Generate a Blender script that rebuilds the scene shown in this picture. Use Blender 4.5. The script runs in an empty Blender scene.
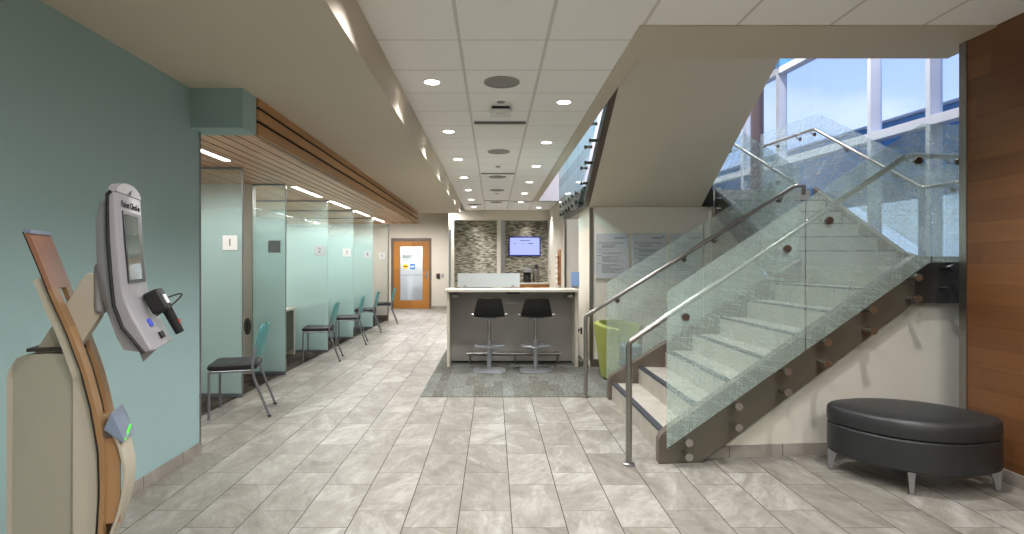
import bpy, bmesh, math, random
from mathutils import Vector, Matrix
random.seed(7)
S = bpy.context.scene
COL = S.collection
R = math.radians
CAM_Z, CEIL = 1.41, 2.995
# ------------------------------------------------------------------ helpers
def lin(c):
    c = c / 255.0
    return c / 12.92 if c <= .04045 else ((c + .055) / 1.055) ** 2.4
def rgb(r, g, b): return (lin(r), lin(g), lin(b), 1)

class MB:
    def __init__(s): s.v = []; s.f = []
    def add(s, vs, fs):
        b = len(s.v); s.v += [tuple(p) for p in vs]; s.f += [tuple(i + b for i in f) for f in fs]; return s
    def box(s, x0, x1, y0, y1, z0, z1):
        return s.add([(x0,y0,z0),(x1,y0,z0),(x1,y1,z0),(x0,y1,z0),(x0,y0,z1),(x1,y0,z1),(x1,y1,z1),(x0,y1,z1)],
                     [(0,3,2,1),(4,5,6,7),(0,1,5,4),(1,2,6,5),(2,3,7,6),(3,0,4,7)])
    def loops(s, rings, cap=True, close=True):
        n = len(rings[0]); vs = [p for r in rings for p in r]; fs = []
        for i in range(len(rings) - 1):
            for j in range(n if close else n - 1):
                k = (j + 1) % n
                fs.append((i*n+j, i*n+k, (i+1)*n+k, (i+1)*n+j))
        if cap:
            fs.append(tuple(range(n - 1, -1, -1))); fs.append(tuple((len(rings)-1)*n + j for j in range(n)))
        return s.add(vs, fs)
    def prism(s, pts, vec):
        vec = Vector(vec); a = [Vector(p) for p in pts]
        return s.loops([a, [p + vec for p in a]])
    def tube(s, path, r, n=12, r2=None):
        P = [Vector(p) for p in path]; rings = []; prev = None
        for i, p in enumerate(P):
            if i == 0: t = (P[1] - P[0]).normalized(); sc = 1
            elif i == len(P) - 1: t = (P[-1] - P[-2]).normalized(); sc = 1
            else:
                a = (P[i] - P[i-1]).normalized(); b = (P[i+1] - P[i]).normalized()
                t = (a + b).normalized(); sc = 1
            if prev is None:
                up = Vector((0,0,1)) if abs(t.z) < .9 else Vector((1,0,0))
                u = t.cross(up).normalized()
            else: u = (prev - t * prev.dot(t)).normalized()
            prev = u; w = t.cross(u)
            rr = r if r2 is None else r + (r2 - r) * i / (len(P) - 1)
            rings.append([p + (u * math.cos(2*math.pi*k/n) + w * math.sin(2*math.pi*k/n)) * rr for k in range(n)])
        return s.loops(rings)
    def cyl(s, a, b, r, n=16, r2=None): return s.tube([a, b], r, n, r2)
    def lathe(s, prof, c=(0,0,0), n=24, sx=1, sy=1):
        rings = [[(c[0] + r*sx*math.cos(2*math.pi*k/n), c[1] + r*sy*math.sin(2*math.pi*k/n), c[2] + z) for k in range(n)] for r, z in prof]
        return s.loops(rings)
    def build(s, name, m, parent=None, loc=None, rz=0, bevel=0, seg=2, smooth=False, sub=0):
        me = bpy.data.meshes.new(name); me.from_pydata(s.v, [], s.f)
        bm = bmesh.new(); bm.from_mesh(me); bmesh.ops.recalc_face_normals(bm, faces=bm.faces); bm.to_mesh(me); bm.free()
        o = bpy.data.objects.new(name, me); COL.objects.link(o)
        if m: me.materials.append(m)
        if parent: o.parent = parent
        if loc: o.location = loc
        o.rotation_euler.z = rz
        if smooth:
            for p in me.polygons: p.use_smooth = True
            me.set_sharp_from_angle(angle=R(38))
        if bevel:
            b = o.modifiers.new('b', 'BEVEL'); b.width = bevel; b.segments = seg; b.limit_method = 'ANGLE'; b.angle_limit = R(40)
            for p in me.polygons: p.use_smooth = True
            me.set_sharp_from_angle(angle=R(38)); b.harden_normals = True
        if sub:
            q = o.modifiers.new('s', 'SUBSURF'); q.levels = sub; q.render_levels = sub
            for p in me.polygons: p.use_smooth = True
        return o
def tag(o, label, cat, group=None):
    o['label'] = label; o['category'] = cat
    if group: o['group'] = group
    return o
def thing(name, label, cat, loc=(0,0,0), rz=0, group=None):
    o = bpy.data.objects.new(name, None); COL.objects.link(o); o.location = loc; o.rotation_euler.z = rz
    o.empty_display_size = .1
    return tag(o, label, cat, group)
def struct(o):
    o['kind'] = 'structure'; return o
def copy_tree(o, parent=None):
    c = o.copy(); COL.objects.link(c)
    if parent: c.parent = parent
    for ch in list(o.children): copy_tree(ch, c)
    return c
def text(name, body, size, m, parent, mw, align='CENTER', ext=.0008):
    cu = bpy.data.curves.new(name, 'FONT'); cu.body = body; cu.size = size; cu.align_x = align; cu.align_y = 'CENTER'; cu.extrude = ext
    cu.materials.append(m)
    tmp = bpy.data.objects.new(name + '_outline', cu); COL.objects.link(tmp)
    dg = bpy.context.evaluated_depsgraph_get(); dg.update()
    me = bpy.data.meshes.new_from_object(tmp.evaluated_get(dg)); me.name = name
    bpy.data.objects.remove(tmp); bpy.data.curves.remove(cu)
    o = bpy.data.objects.new(name, me); COL.objects.link(o)
    if not me.materials: me.materials.append(m)
    if parent: o.parent = parent
    o.matrix_local = mw
    return o
def facing_cam(x, y, z):   # text on a plane that faces -Y
    return Matrix.Translation((x, y, z)) @ Matrix.Rotation(R(90), 4, 'X')
def rounded(pts, r, n=5):
    out = []; N = len(pts)
    for i in range(N):
        p = Vector(pts[i]); a = Vector(pts[i-1]); b = Vector(pts[(i+1) % N])
        rr = r[i] if isinstance(r, (list, tuple)) else r
        if rr <= 0: out.append(tuple(p)); continue
        da = (a - p).normalized(); db = (b - p).normalized()
        rr = min(rr, (a-p).length*.49, (b-p).length*.49)
        s, e = p + da*rr, p + db*rr
        for k in range(n + 1):
            t = k / n; out.append(tuple((1-t)**2*s + 2*t*(1-t)*p + t*t*e))
    return out
# ------------------------------------------------------------------ materials
def nodes(name):
    m = bpy.data.materials.new(name); m.use_nodes = True
    return m, m.node_tree, m.node_tree.nodes['Principled BSDF']
def N(t, typ, **kw):
    n = t.nodes.new(typ)
    for k, v in kw.items():
        if isinstance(v, bpy.types.NodeSocket): t.links.new(v, n.inputs[k] if not k.startswith('i') or not k[1:].isdigit() else n.inputs[int(k[1:])])
        elif k.startswith('i') and k[1:].isdigit(): n.inputs[int(k[1:])].default_value = v
        elif k in n.inputs: n.inputs[k].default_value = v
        else: setattr(n, k, v)
    return n
def math_(t, op, a, b=None):
    n = t.nodes.new('ShaderNodeMath'); n.operation = op
    for i, v in enumerate((a, b)):
        if v is None: continue
        if isinstance(v, bpy.types.NodeSocket): t.links.new(v, n.inputs[i])
        else: n.inputs[i].default_value = v
    return n.outputs[0]
def pmat(name, c, rough=.5, metal=0, var=.05, scale=6, bump=0, bscale=60, spec=.5, stretch=None):
    m, t, b = nodes(name)
    c = rgb(*c)
    tc = N(t, 'ShaderNodeTexCoord')
    vec = tc.outputs['Object']
    if stretch:
        mp = N(t, 'ShaderNodeMapping'); t.links.new(vec, mp.inputs[0]); mp.inputs['Scale'].default_value = stretch; vec = mp.outputs[0]
    n = N(t, 'ShaderNodeTexNoise', Scale=scale, Detail=4.0); t.links.new(vec, n.inputs['Vector'])
    r = N(t, 'ShaderNodeValToRGB'); t.links.new(n.outputs['Fac'], r.inputs[0])
    r.color_ramp.elements[0].position = .3; r.color_ramp.elements[1].position = .7
    r.color_ramp.elements[0].color = tuple(x*(1-var) for x in c[:3]) + (1,)
    r.color_ramp.elements[1].color = tuple(min(1, x*(1+var)) for x in c[:3]) + (1,)
    t.links.new(r.outputs[0], b.inputs['Base Color'])
    b.inputs['Roughness'].default_value = rough; b.inputs['Metallic'].default_value = metal
    b.inputs['Specular IOR Level'].default_value = spec
    if bump:
        n2 = N(t, 'ShaderNodeTexNoise', Scale=bscale, Detail=2.0); t.links.new(vec, n2.inputs['Vector'])
        bp = N(t, 'ShaderNodeBump', Strength=bump, Distance=.01); t.links.new(n2.outputs['Fac'], bp.inputs['Height']); t.links.new(bp.outputs[0], b.inputs['Normal'])
    return m
def emit(name, c, s):
    m, t, b = nodes(name)
    b.inputs['Base Color'].default_value = (.02,.02,.02,1)
    b.inputs['Emission Color'].default_value = rgb(*c); b.inputs['Emission Strength'].default_value = s
    return m
def wood(name, c1, c2, axis='Y', plank=.14, scale=1.0, rough=.38, perp='Z', length=1.6, joint=.0):
    m, t, b = nodes(name)
    tc = N(t, 'ShaderNodeTexCoord'); sep = N(t, 'ShaderNodeSeparateXYZ'); t.links.new(tc.outputs['Object'], sep.inputs[0])
    u = sep.outputs[axis]; v = sep.outputs[perp]
    row = math_(t, 'FLOOR', math_(t, 'DIVIDE', v, plank))
    wn = N(t, 'ShaderNodeTexWhiteNoise', noise_dimensions='1D'); t.links.new(row, wn.inputs['W'])
    ush = math_(t, 'ADD', math_(t, 'DIVIDE', u, length), math_(t, 'MULTIPLY', wn.outputs['Value'], 7.3))
    colid = math_(t, 'FLOOR', ush)
    wn2 = N(t, 'ShaderNodeTexWhiteNoise', noise_dimensions='2D'); cb = N(t, 'ShaderNodeCombineXYZ')
    t.links.new(row, cb.inputs[0]); t.links.new(colid, cb.inputs[1]); t.links.new(cb.outputs[0], wn2.inputs['Vector'])
    cb2 = N(t, 'ShaderNodeCombineXYZ')
    t.links.new(math_(t, 'ADD', math_(t, 'MULTIPLY', u, 1.2*scale), math_(t, 'MULTIPLY', wn2.outputs['Value'], 31.0)), cb2.inputs[0])
    t.links.new(math_(t, 'MULTIPLY', v, 26*scale), cb2.inputs[1])
    n = N(t, 'ShaderNodeTexNoise', Scale=1.0, Detail=6.0, Distortion=.6); t.links.new(cb2.outputs[0], n.inputs['Vector'])
    mixv = math_(t, 'ADD', math_(t, 'MULTIPLY', n.outputs['Fac'], .55), math_(t, 'MULTIPLY', wn2.outputs['Value'], .45))
    r = N(t, 'ShaderNodeValToRGB'); t.links.new(mixv, r.inputs[0])
    r.color_ramp.elements[0].position = .2; r.color_ramp.elements[1].position = .8
    r.color_ramp.elements[0].color = rgb(*c1); r.color_ramp.elements[1].color = rgb(*c2)
    out = r.outputs[0]
    if joint:
        fr = math_(t, 'FRACT', math_(t, 'DIVIDE', v, plank))
        g = math_(t, 'LESS_THAN', fr, joint)
        mx = N(t, 'ShaderNodeMix', data_type='RGBA'); t.links.new(g, mx.inputs[0]); t.links.new(out, mx.inputs[6]); mx.inputs[7].default_value = rgb(*[x*.55 for x in c1])
        out = mx.outputs[2]
    t.links.new(out, b.inputs['Base Color']); b.inputs['Roughness'].default_value = rough
    return m
def floor_tile():
    m, t, b = nodes('floor_tile')
    tc = N(t, 'ShaderNodeTexCoord'); sep = N(t, 'ShaderNodeSeparateXYZ'); t.links.new(tc.outputs['Object'], sep.inputs[0])
    X, Y = sep.outputs['X'], sep.outputs['Y']
    W, L = .2945, .595
    cu = math_(t, 'DIVIDE', math_(t, 'SUBTRACT', X, .1001), W)
    ci = math_(t, 'FLOOR', cu); cf = math_(t, 'FRACT', cu)
    par = math_(t, 'FLOORED_MODULO', ci, 2.0)
    rv = math_(t, 'DIVIDE', math_(t, 'SUBTRACT', Y, 3.628), L)
    rv = math_(t, 'ADD', rv, math_(t, 'MULTIPLY', par, .65))
    ri = math_(t, 'FLOOR', rv); rf = math_(t, 'FRACT', rv)
    def edge(fr, w):
        return math_(t, 'LESS_THAN', math_(t, 'MINIMUM', fr, math_(t, 'SUBTRACT', 1.0, fr)), w)
    grout = math_(t, 'MAXIMUM', edge(cf, .009), math_(t, 'MULTIPLY', edge(rf, .0036), .8))
    cb = N(t, 'ShaderNodeCombineXYZ'); t.links.new(ci, cb.inputs[0]); t.links.new(ri, cb.inputs[1])
    wn = N(t, 'ShaderNodeTexWhiteNoise', noise_dimensions='2D'); t.links.new(cb.outputs[0], wn.inputs['Vector'])
    # per tile: own patch of a clouded, diagonally veined stone
    sc = N(t, 'ShaderNodeVectorMath', operation='SCALE'); t.links.new(wn.outputs['Color'], sc.inputs[0]); sc.inputs['Scale'].default_value = 40
    rot = N(t, 'ShaderNodeVectorRotate', rotation_type='Z_AXIS'); t.links.new(tc.outputs['Object'], rot.inputs['Vector'])
    t.links.new(math_(t, 'MULTIPLY', math_(t, 'SUBTRACT', wn.outputs['Value'], .5), 1.5), rot.inputs['Angle'])
    mp = N(t, 'ShaderNodeMapping'); t.links.new(rot.outputs[0], mp.inputs[0]); mp.inputs['Scale'].default_value = (2.2, .9, 1)
    ad = N(t, 'ShaderNodeVectorMath', operation='ADD'); t.links.new(mp.outputs[0], ad.inputs[0]); t.links.new(sc.outputs[0], ad.inputs[1])
    n1 = N(t, 'ShaderNodeTexNoise', Scale=1.6, Detail=7.0, Roughness=.62, Distortion=1.2); t.links.new(ad.outputs[0], n1.inputs['Vector'])
    n2 = N(t, 'ShaderNodeTexNoise', Scale=6.0, Detail=9.0, Roughness=.72, Distortion=1.6); t.links.new(ad.outputs[0], n2.inputs['Vector'])
    mixv = math_(t, 'ADD', math_(t, 'MULTIPLY', n1.outputs['Fac'], .6), math_(t, 'MULTIPLY', n2.outputs['Fac'], .4))
    mixv = math_(t, 'ADD', mixv, math_(t, 'MULTIPLY', math_(t, 'SUBTRACT', wn.outputs['Value'], .5), .09))
    r = N(t, 'ShaderNodeValToRGB'); t.links.new(mixv, r.inputs[0])
    e = r.color_ramp.elements
    e[0].position = .32; e[0].color = rgb(98,93,85); e[1].position = .64; e[1].color = rgb(162,159,153)
    k = r.color_ramp.elements.new(.5); k.color = rgb(131,127,119)
    mx = N(t, 'ShaderNodeMix', data_type='RGBA'); t.links.new(grout, mx.inputs[0]); t.links.new(r.outputs[0], mx.inputs[6]); mx.inputs[7].default_value = rgb(62,58,54)
    t.links.new(mx.outputs[2], b.inputs['Base Color'])
    t.links.new(math_(t, 'ADD', math_(t, 'MULTIPLY', grout, .4), .42), b.inputs['Roughness'])
    b.inputs['Specular IOR Level'].default_value = .4
    bp = N(t, 'ShaderNodeBump', Strength=.25, Distance=.004, invert=True); t.links.new(grout, bp.inputs['Height']); t.links.new(bp.outputs[0], b.inputs['Normal'])
    return m
def tile_baseboard():
    m, t, b = nodes('baseboard_tile')
    tc = N(t, 'ShaderNodeTexCoord'); sep = N(t, 'ShaderNodeSeparateXYZ'); t.links.new(tc.outputs['Object'], sep.inputs[0])
    s = math_(t, 'ADD', sep.outputs['X'], sep.outputs['Y'])
    q = math_(t, 'DIVIDE', s, .45); fr = math_(t, 'FRACT', q)
    g = math_(t, 'LESS_THAN', fr, .014)
    n = N(t, 'ShaderNodeTexNoise', Scale=5.0, Detail=5.0); t.links.new(tc.outputs['Object'], n.inputs['Vector'])
    r = N(t, 'ShaderNodeValToRGB'); t.links.new(n.outputs['Fac'], r.inputs[0])
    r.color_ramp.elements[0].position = .3; r.color_ramp.elements[0].color = rgb(128,120,112); r.color_ramp.elements[1].position = .7; r.color_ramp.elements[1].color = rgb(160,154,146)
    mx = N(t, 'ShaderNodeMix', data_type='RGBA'); t.links.new(g, mx.inputs[0]); t.links.new(r.outputs[0], mx.inputs[6]); mx.inputs[7].default_value = rgb(80,76,72)
    t.links.new(mx.outputs[2], b.inputs['Base Color']); b.inputs['Roughness'].default_value = .45
    return m
def carpet(name, cols, w, l):
    m, t, b = nodes(name)
    tc = N(t, 'ShaderNodeTexCoord'); sep = N(t, 'ShaderNodeSeparateXYZ'); t.links.new(tc.outputs['Object'], sep.inputs[0])
    ci = math_(t, 'FLOOR', math_(t, 'DIVIDE', sep.outputs['X'], w))
    wn0 = N(t, 'ShaderNodeTexWhiteNoise', noise_dimensions='1D'); t.links.new(ci, wn0.inputs['W'])
    ri = math_(t, 'FLOOR', math_(t, 'ADD', math_(t, 'DIVIDE', sep.outputs['Y'], l), wn0.outputs['Value']))
    cb = N(t, 'ShaderNodeCombineXYZ'); t.links.new(ci, cb.inputs[0]); t.links.new(ri, cb.inputs[1])
    wn = N(t, 'ShaderNodeTexWhiteNoise', noise_dimensions='2D'); t.links.new(cb.outputs[0], wn.inputs['Vector'])
    mp = N(t, 'ShaderNodeMapping'); t.links.new(tc.outputs['Object'], mp.inputs[0]); mp.inputs['Scale'].default_value = (60, 7, 1)
    n = N(t, 'ShaderNodeTexNoise', Scale=1.0, Detail=3.0, Roughness=.7); t.links.new(mp.outputs[0], n.inputs['Vector'])
    v = math_(t, 'ADD', math_(t, 'MULTIPLY', wn.outputs['Value'], .26), math_(t, 'MULTIPLY', n.outputs['Fac'], .85))
    r = N(t, 'ShaderNodeValToRGB'); t.links.new(v, r.inputs[0]); e = r.color_ramp.elements
    e[0].position = .25; e[0].color = rgb(*cols[0]); e[1].position = .8; e[1].color = rgb(*cols[2]); k = e.new(.52); k.color = rgb(*cols[1])
    t.links.new(r.outputs[0], b.inputs['Base Color']); b.inputs['Roughness'].default_value = .95; b.inputs['Specular IOR Level'].default_value = .1
    bp = N(t, 'ShaderNodeBump', Strength=.5, Distance=.004); t.links.new(n.outputs['Fac'], bp.inputs['Height']); t.links.new(bp.outputs[0], b.inputs['Normal'])
    return m
def ceiling_tile():
    m, t, b = nodes('ceiling_tile')
    tc = N(t, 'ShaderNodeTexCoord'); sep = N(t, 'ShaderNodeSeparateXYZ'); t.links.new(tc.outputs['Object'], sep.inputs[0])
    def g(s, off, p, w):
        fr = math_(t, 'FRACT', math_(t, 'DIVIDE', math_(t, 'SUBTRACT', s, off - w/2), p)); return math_(t, 'LESS_THAN', fr, w / p)
    gr = math_(t, 'MAXIMUM', g(sep.outputs['X'], .377, .6165, .024), g(sep.outputs['Y'], 3.98, .6145, .016))
    n = N(t, 'ShaderNodeTexNoise', Scale=90.0, Detail=3.0); t.links.new(tc.outputs['Object'], n.inputs['Vector'])
    r = N(t, 'ShaderNodeValToRGB'); t.links.new(n.outputs['Fac'], r.inputs[0])
    r.color_ramp.elements[0].color = rgb(240,239,237); r.color_ramp.elements[1].color = rgb(250,250,248)
    mx = N(t, 'ShaderNodeMix', data_type='RGBA'); t.links.new(gr, mx.inputs[0]); t.links.new(r.outputs[0], mx.inputs[6]); mx.inputs[7].default_value = rgb(214,212,207)
    t.links.new(mx.outputs[2], b.inputs['Base Color']); b.inputs['Roughness'].default_value = .9; b.inputs['Specular IOR Level'].default_value = .1
    bp = N(t, 'ShaderNodeBump', Strength=.4, Distance=.006); t.links.new(gr, bp.inputs['Height']); t.links.new(bp.outputs[0], b.inputs['Normal'])
    return m
def mosaic():
    m, t, b = nodes('stone_mosaic')
    tc = N(t, 'ShaderNodeTexCoord'); sep = N(t, 'ShaderNodeSeparateXYZ'); t.links.new(tc.outputs['Object'], sep.inputs[0])
    row = math_(t, 'FLOOR', math_(t, 'DIVIDE', sep.outputs['Z'], .026))
    wr = N(t, 'ShaderNodeTexWhiteNoise', noise_dimensions='1D'); t.links.new(row, wr.inputs['W'])
    c = math_(t, 'FLOOR', math_(t, 'ADD', math_(t, 'DIVIDE', sep.outputs['X'], .11), math_(t, 'MULTIPLY', wr.outputs['Value'], 5.0)))
    cb = N(t, 'ShaderNodeCombineXYZ'); t.links.new(row, cb.inputs[0]); t.links.new(c, cb.inputs[1])
    wn = N(t, 'ShaderNodeTexWhiteNoise', noise_dimensions='2D'); t.links.new(cb.outputs[0], wn.inputs['Vector'])
    r = N(t, 'ShaderNodeValToRGB'); t.links.new(wn.outputs['Value'], r.inputs[0]); e = r.color_ramp.elements
    e[0].color = rgb(78,76,68); e[1].color = rgb(184,180,164); k = e.new(.45); k.color = rgb(132,128,114)
    t.links.new(r.outputs[0], b.inputs['Base Color']); b.inputs['Roughness'].default_value = .6
    return m
def front_fresnel(t, ior):
    fr = N(t, 'ShaderNodeFresnel', IOR=ior); g = N(t, 'ShaderNodeNewGeometry')
    return math_(t, 'MULTIPLY', fr.outputs[0], math_(t, 'SUBTRACT', 1.0, g.outputs['Backfacing']))
def film(name, c, lo, hi, hatch=True, grad=None):
    """Frosted sheet: part see-through, part diffusing; optional woven hatch; grad = (z0, z1) etched band fades out upward."""
    m, t, b = nodes(name); t.nodes.remove(b); out = t.nodes['Material Output']
    tr = N(t, 'ShaderNodeBsdfTransparent'); tr.inputs[0].default_value = (.965,.99,.985,1)
    df = N(t, 'ShaderNodeBsdfDiffuse'); df.inputs[0].default_value = rgb(*c)
    tl = N(t, 'ShaderNodeBsdfTranslucent'); tl.inputs[0].default_value = rgb(*c)
    mm = N(t, 'ShaderNodeMixShader', i0=.4); t.links.new(df.outputs[0], mm.inputs[1]); t.links.new(tl.outputs[0], mm.inputs[2])
    gl = N(t, 'ShaderNodeBsdfGlossy', Roughness=.06); gl.inputs[0].default_value = (1,1,1,1)
    mx = N(t, 'ShaderNodeMixShader'); t.links.new(tr.outputs[0], mx.inputs[1]); t.links.new(mm.outputs[0], mx.inputs[2])
    tc = N(t, 'ShaderNodeTexCoord')
    if hatch:
        vals = []
        for ang, s1, s2 in ((R(57), 230, 3.0), (R(-8), 230, 3.0), (R(84), 190, 3.5)):
            rot = N(t, 'ShaderNodeVectorRotate', rotation_type='Y_AXIS', Angle=ang); t.links.new(tc.outputs['Object'], rot.inputs['Vector'])
            mp = N(t, 'ShaderNodeMapping'); t.links.new(rot.outputs[0], mp.inputs[0]); mp.inputs['Scale'].default_value = (s1, s2, s2)
            n = N(t, 'ShaderNodeTexNoise', Scale=1.0, Detail=2.0); t.links.new(mp.outputs[0], n.inputs['Vector']); vals.append(n.outputs['Fac'])
        v = math_(t, 'ADD', math_(t, 'ADD', vals[0], vals[1]), vals[2])
        mr = N(t, 'ShaderNodeMapRange'); t.links.new(v, mr.inputs[0])
        mr.inputs[1].default_value = 1.15; mr.inputs[2].default_value = 1.85; mr.inputs[3].default_value = lo; mr.inputs[4].default_value = hi
        fac = mr.outputs[0]
    elif grad:
        sep = N(t, 'ShaderNodeSeparateXYZ'); t.links.new(tc.outputs['Object'], sep.inputs[0])
        mr = N(t, 'ShaderNodeMapRange', interpolation_type='SMOOTHSTEP'); t.links.new(sep.outputs['Z'], mr.inputs[0])
        mr.inputs[1].default_value = grad[0]; mr.inputs[2].default_value = grad[1]; mr.inputs[3].default_value = hi; mr.inputs[4].default_value = lo
        fac = mr.outputs[0]
    else: fac = hi
    if isinstance(fac, float): mx.inputs[0].default_value = fac
    else: t.links.new(fac, mx.inputs[0])
    m2 = N(t, 'ShaderNodeMixShader'); t.links.new(front_fresnel(t, 1.3), m2.inputs[0]); t.links.new(mx.outputs[0], m2.inputs[1]); t.links.new(gl.outputs[0], m2.inputs[2])
    t.links.new(m2.outputs[0], out.inputs[0])
    return m
def clear_glass(name, tint=(.86,.95,.92), ior=1.35, rough=.01):
    m, t, b = nodes(name); t.nodes.remove(b); out = t.nodes['Material Output']
    tr = N(t, 'ShaderNodeBsdfTransparent'); tr.inputs[0].default_value = tint + (1,)
    gl = N(t, 'ShaderNodeBsdfGlossy', Roughness=rough)
    m2 = N(t, 'ShaderNodeMixShader'); t.links.new(front_fresnel(t, ior), m2.inputs[0]); t.links.new(tr.outputs[0], m2.inputs[1]); t.links.new(gl.outputs[0], m2.inputs[2])
    t.links.new(m2.outputs[0], out.inputs[0]); return m

M = dict(
    tile=floor_tile(), basetile=tile_baseboard(), ceil=ceiling_tile(), mosaic=mosaic(),
    carpet=carpet('carpet_grey', ((70,66,58),(98,98,92),(122,126,122)), .11, .55),
    carpet_dark=carpet('carpet_dark', ((22,22,24),(58,54,50),(98,90,80)), .12, .3),
    cream=pmat('cream_paint', (194,187,174), .85, var=.015, scale=2),
    creamlt=pmat('light_cream_paint', (206,201,190), .85, var=.015, scale=2),
    taupe=pmat('taupe_ceiling_paint', (198,188,171), .85, var=.015, scale=2),
    upper=pmat('pale_upper_paint', (214,210,220), .85, var=.01),
    teal=pmat('teal_paint', (152,180,180), .8, var=.02, scale=1.5, bump=.06, bscale=220),
    steel=pmat('brushed_steel', (150,147,144), .3, 1, .06, 40),
    stoolgrey=pmat('grey_stool_metal', (150,153,158), .35, .4, .03),
    bronze=pmat('dark_bronze', (104,92,86), .35, .9, .03),
    chrome=pmat('chrome', (170,168,166), .26, 1, .02),
    alum=pmat('satin_aluminium', (160,162,166), .38, 1, .04, 30),
    greymetal=pmat('grey_powder_metal', (132,136,142), .4, .7, .04, 30),
    stringer=pmat('taupe_stringer_steel', (112,102,92), .42, .55, .06, 3),
    stringer_dk=pmat('dark_stringer_steel', (64,58,56), .4, .5, .06, 3),
    step=pmat('stone_step', (168,163,153), .55, var=.14, scale=5),
    strip=pmat('charcoal_nosing', (46,50,58), .7, var=.15, scale=80),
    glass=clear_glass('clear_glass', (.955,.985,.975)),
    glassteal=clear_glass('teal_clear_glass', (.74,.9,.94)),
    glassedge=pmat('green_glass_edge', (96,140,130), .2, var=.05),
    window=clear_glass('window_glass', (.9,.95,1.0), 1.3),
    film=film('hatched_frost_film', (222,232,230), .10, .38),
    booth=film('frosted_booth_glass', (196,222,220), .06, .72, hatch=False, grad=(1.7, 2.25)),
    frost=film('white_frosted_glass', (212,217,220), .8, .86, hatch=False),
    bluefrost=film('blue_frosted_glass', (150,178,220), .8, .85, hatch=False),
    mullion=pmat('pale_blue_aluminium', (214,218,230), .5, .0, .03),
    dkblue=pmat('dark_blue_cladding', (72,142,196), .6, var=.1),
    column=pmat('brown_column_paint', (92,78,84), .6, var=.04),
    black=pmat('black_plastic', (11,11,12), .5, var=.1),
    blackseat=pmat('black_upholstery', (14,14,16), .5, var=.12, scale=40, bump=.15, bscale=160),
    leather=pmat('charcoal_leather', (36,38,39), .42, var=.06, scale=10, bump=.08, bscale=240),
    tealplas=pmat('teal_plastic', (74,142,142), .42, var=.04),
    green=pmat('lime_fabric', (138,146,72), .85, var=.06, scale=50, bump=.2, bscale=300),
    seatgrey=pmat('blue_grey_fabric', (98,116,120), .9, var=.08, scale=50),
    laminate=pmat('grey_laminate', (158,154,149), .5, var=.04, scale=4),
    counter=pmat('cream_quartz', (206,199,185), .3, var=.04, scale=60),
    panel=pmat('cream_laminate', (206,198,184), .5, var=.03, scale=10),
    kcream=pmat('kiosk_cream_plastic', (166,159,143), .55, var=.02),
    ksilver=pmat('kiosk_silver_plastic', (146,144,148), .34, .25, .02),
    kwood=wood('kiosk_bamboo', (128,96,64), (156,122,84), axis='Z', plank=.3, perp='Y'),
    kwood2=wood('kiosk_dark_veneer', (126,86,66), (150,106,80), axis='Z', plank=.3, perp='Y'),
    kblue=pmat('kiosk_blue_grey_plastic', (128,142,164), .3, .3, .03),
    screen=pmat('dark_screen', (58,84,84), .08, 0, .3, 4, spec=.8),
    screenedge=pmat('dark_bezel', (30,30,38), .3),
    greenled=emit('green_led', (60,220,40), 1.2),
    slat=wood('slat_wood', (184,144,112), (212,174,140), axis='Y', plank=.118, perp='X', length=2.4, rough=.45),
    fasciawood=wood('fascia_wood', (150,108,62), (180,136,84), axis='Y', plank=.11, perp='Z', length=2.4, rough=.45),
    wallwood=wood('wall_wood', (96,60,32), (124,82,46), axis='Y', plank=.142, perp='Z', length=4, rough=.42, joint=.012),
    doorwood=wood('door_wood', (142,92,34), (166,110,46), axis='Z', plank=2.0, perp='X', rough=.4),
    cabwood=wood('cabinet_wood', (150,94,44), (184,124,66), axis='X', plank=.2, perp='Z', rough=.45),
    framebrown=pmat('bronze_frame_paint', (96,84,74), .5, .2, .04),
    dark=pmat('dark_void', (16,14,13), .9),
    plate=pmat('white_plate', (226,226,224), .4, var=.01),
    plategrey=pmat('grey_plate', (142,146,146), .5, var=.03),
    ink=pmat('ink', (40,44,50), .7), inkgrey=pmat('grey_ink', (112,118,126), .7),
    posterwall_lit=pmat('poster_wall_lit_paint', (230,224,211), .85, var=.015, scale=2), soffit=pmat('stair_soffit_lit_paint', (222,213,197), .85, var=.015, scale=2),  # lighter copies of the room paints, standing in for light missing there
    poster=pmat('silver_poster', (204,209,214), .4, .15, .03, 3),
    deskfab=pmat('olive_fabric', (74,82,66), .9, var=.2, scale=60, stretch=(1,1,8)),
    yellow=pmat('yellow_sticker', (228,190,40), .5), blue=pmat('blue_sticker', (40,110,190), .5), paper=pmat('paper', (206,220,216), .6, var=.02),
    vent=pmat('vent_grey', (84,82,78), .6, .2, .05), spk=pmat('speaker_mesh', (142,140,136), .7, var=.15, scale=400),
    lamp=emit('lamp_glow', (255,250,240), 14), linear=emit('linear_glow', (255,252,246), 9),
    tv=emit('tv_glow', (172,184,255), .74), tvink=emit('tv_ink', (120,124,170), .5), tvbez=pmat('tv_bezel', (36,44,130), .3),
    pot=pmat('brushed_pot', (120,112,106), .3, .8), teleblue=emit('device_screen', (60,150,190), .7), bluekey=emit('blue_lit_keypad', (40,70,200), .6), red=pmat('red_key', (190,60,40), .5),
    concrete=pmat('outdoor_paving', (150,156,166), .9, var=.05), roofmat=pmat('upper_roof_paint', (200,198,200), .9),
)
# ------------------------------------------------------------------ setting
def sbox(name, m, *a, bevel=0): return struct(MB().box(*a).build(name, m, bevel=bevel))
YB = -2.6                                  # wall behind the viewer
sbox('floor', M['tile'], -6, 6.2, YB, 19, -.12, 0)
struct(MB().box(-.784, 3.0, 6.03, 16.3, 0, .006).build('floor_carpet', M['carpet']))
struct(MB().box(-5.2, -2.73, 4.3, 14.3, 0, .006).build('floor_carpet', M['carpet_dark']))
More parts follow.
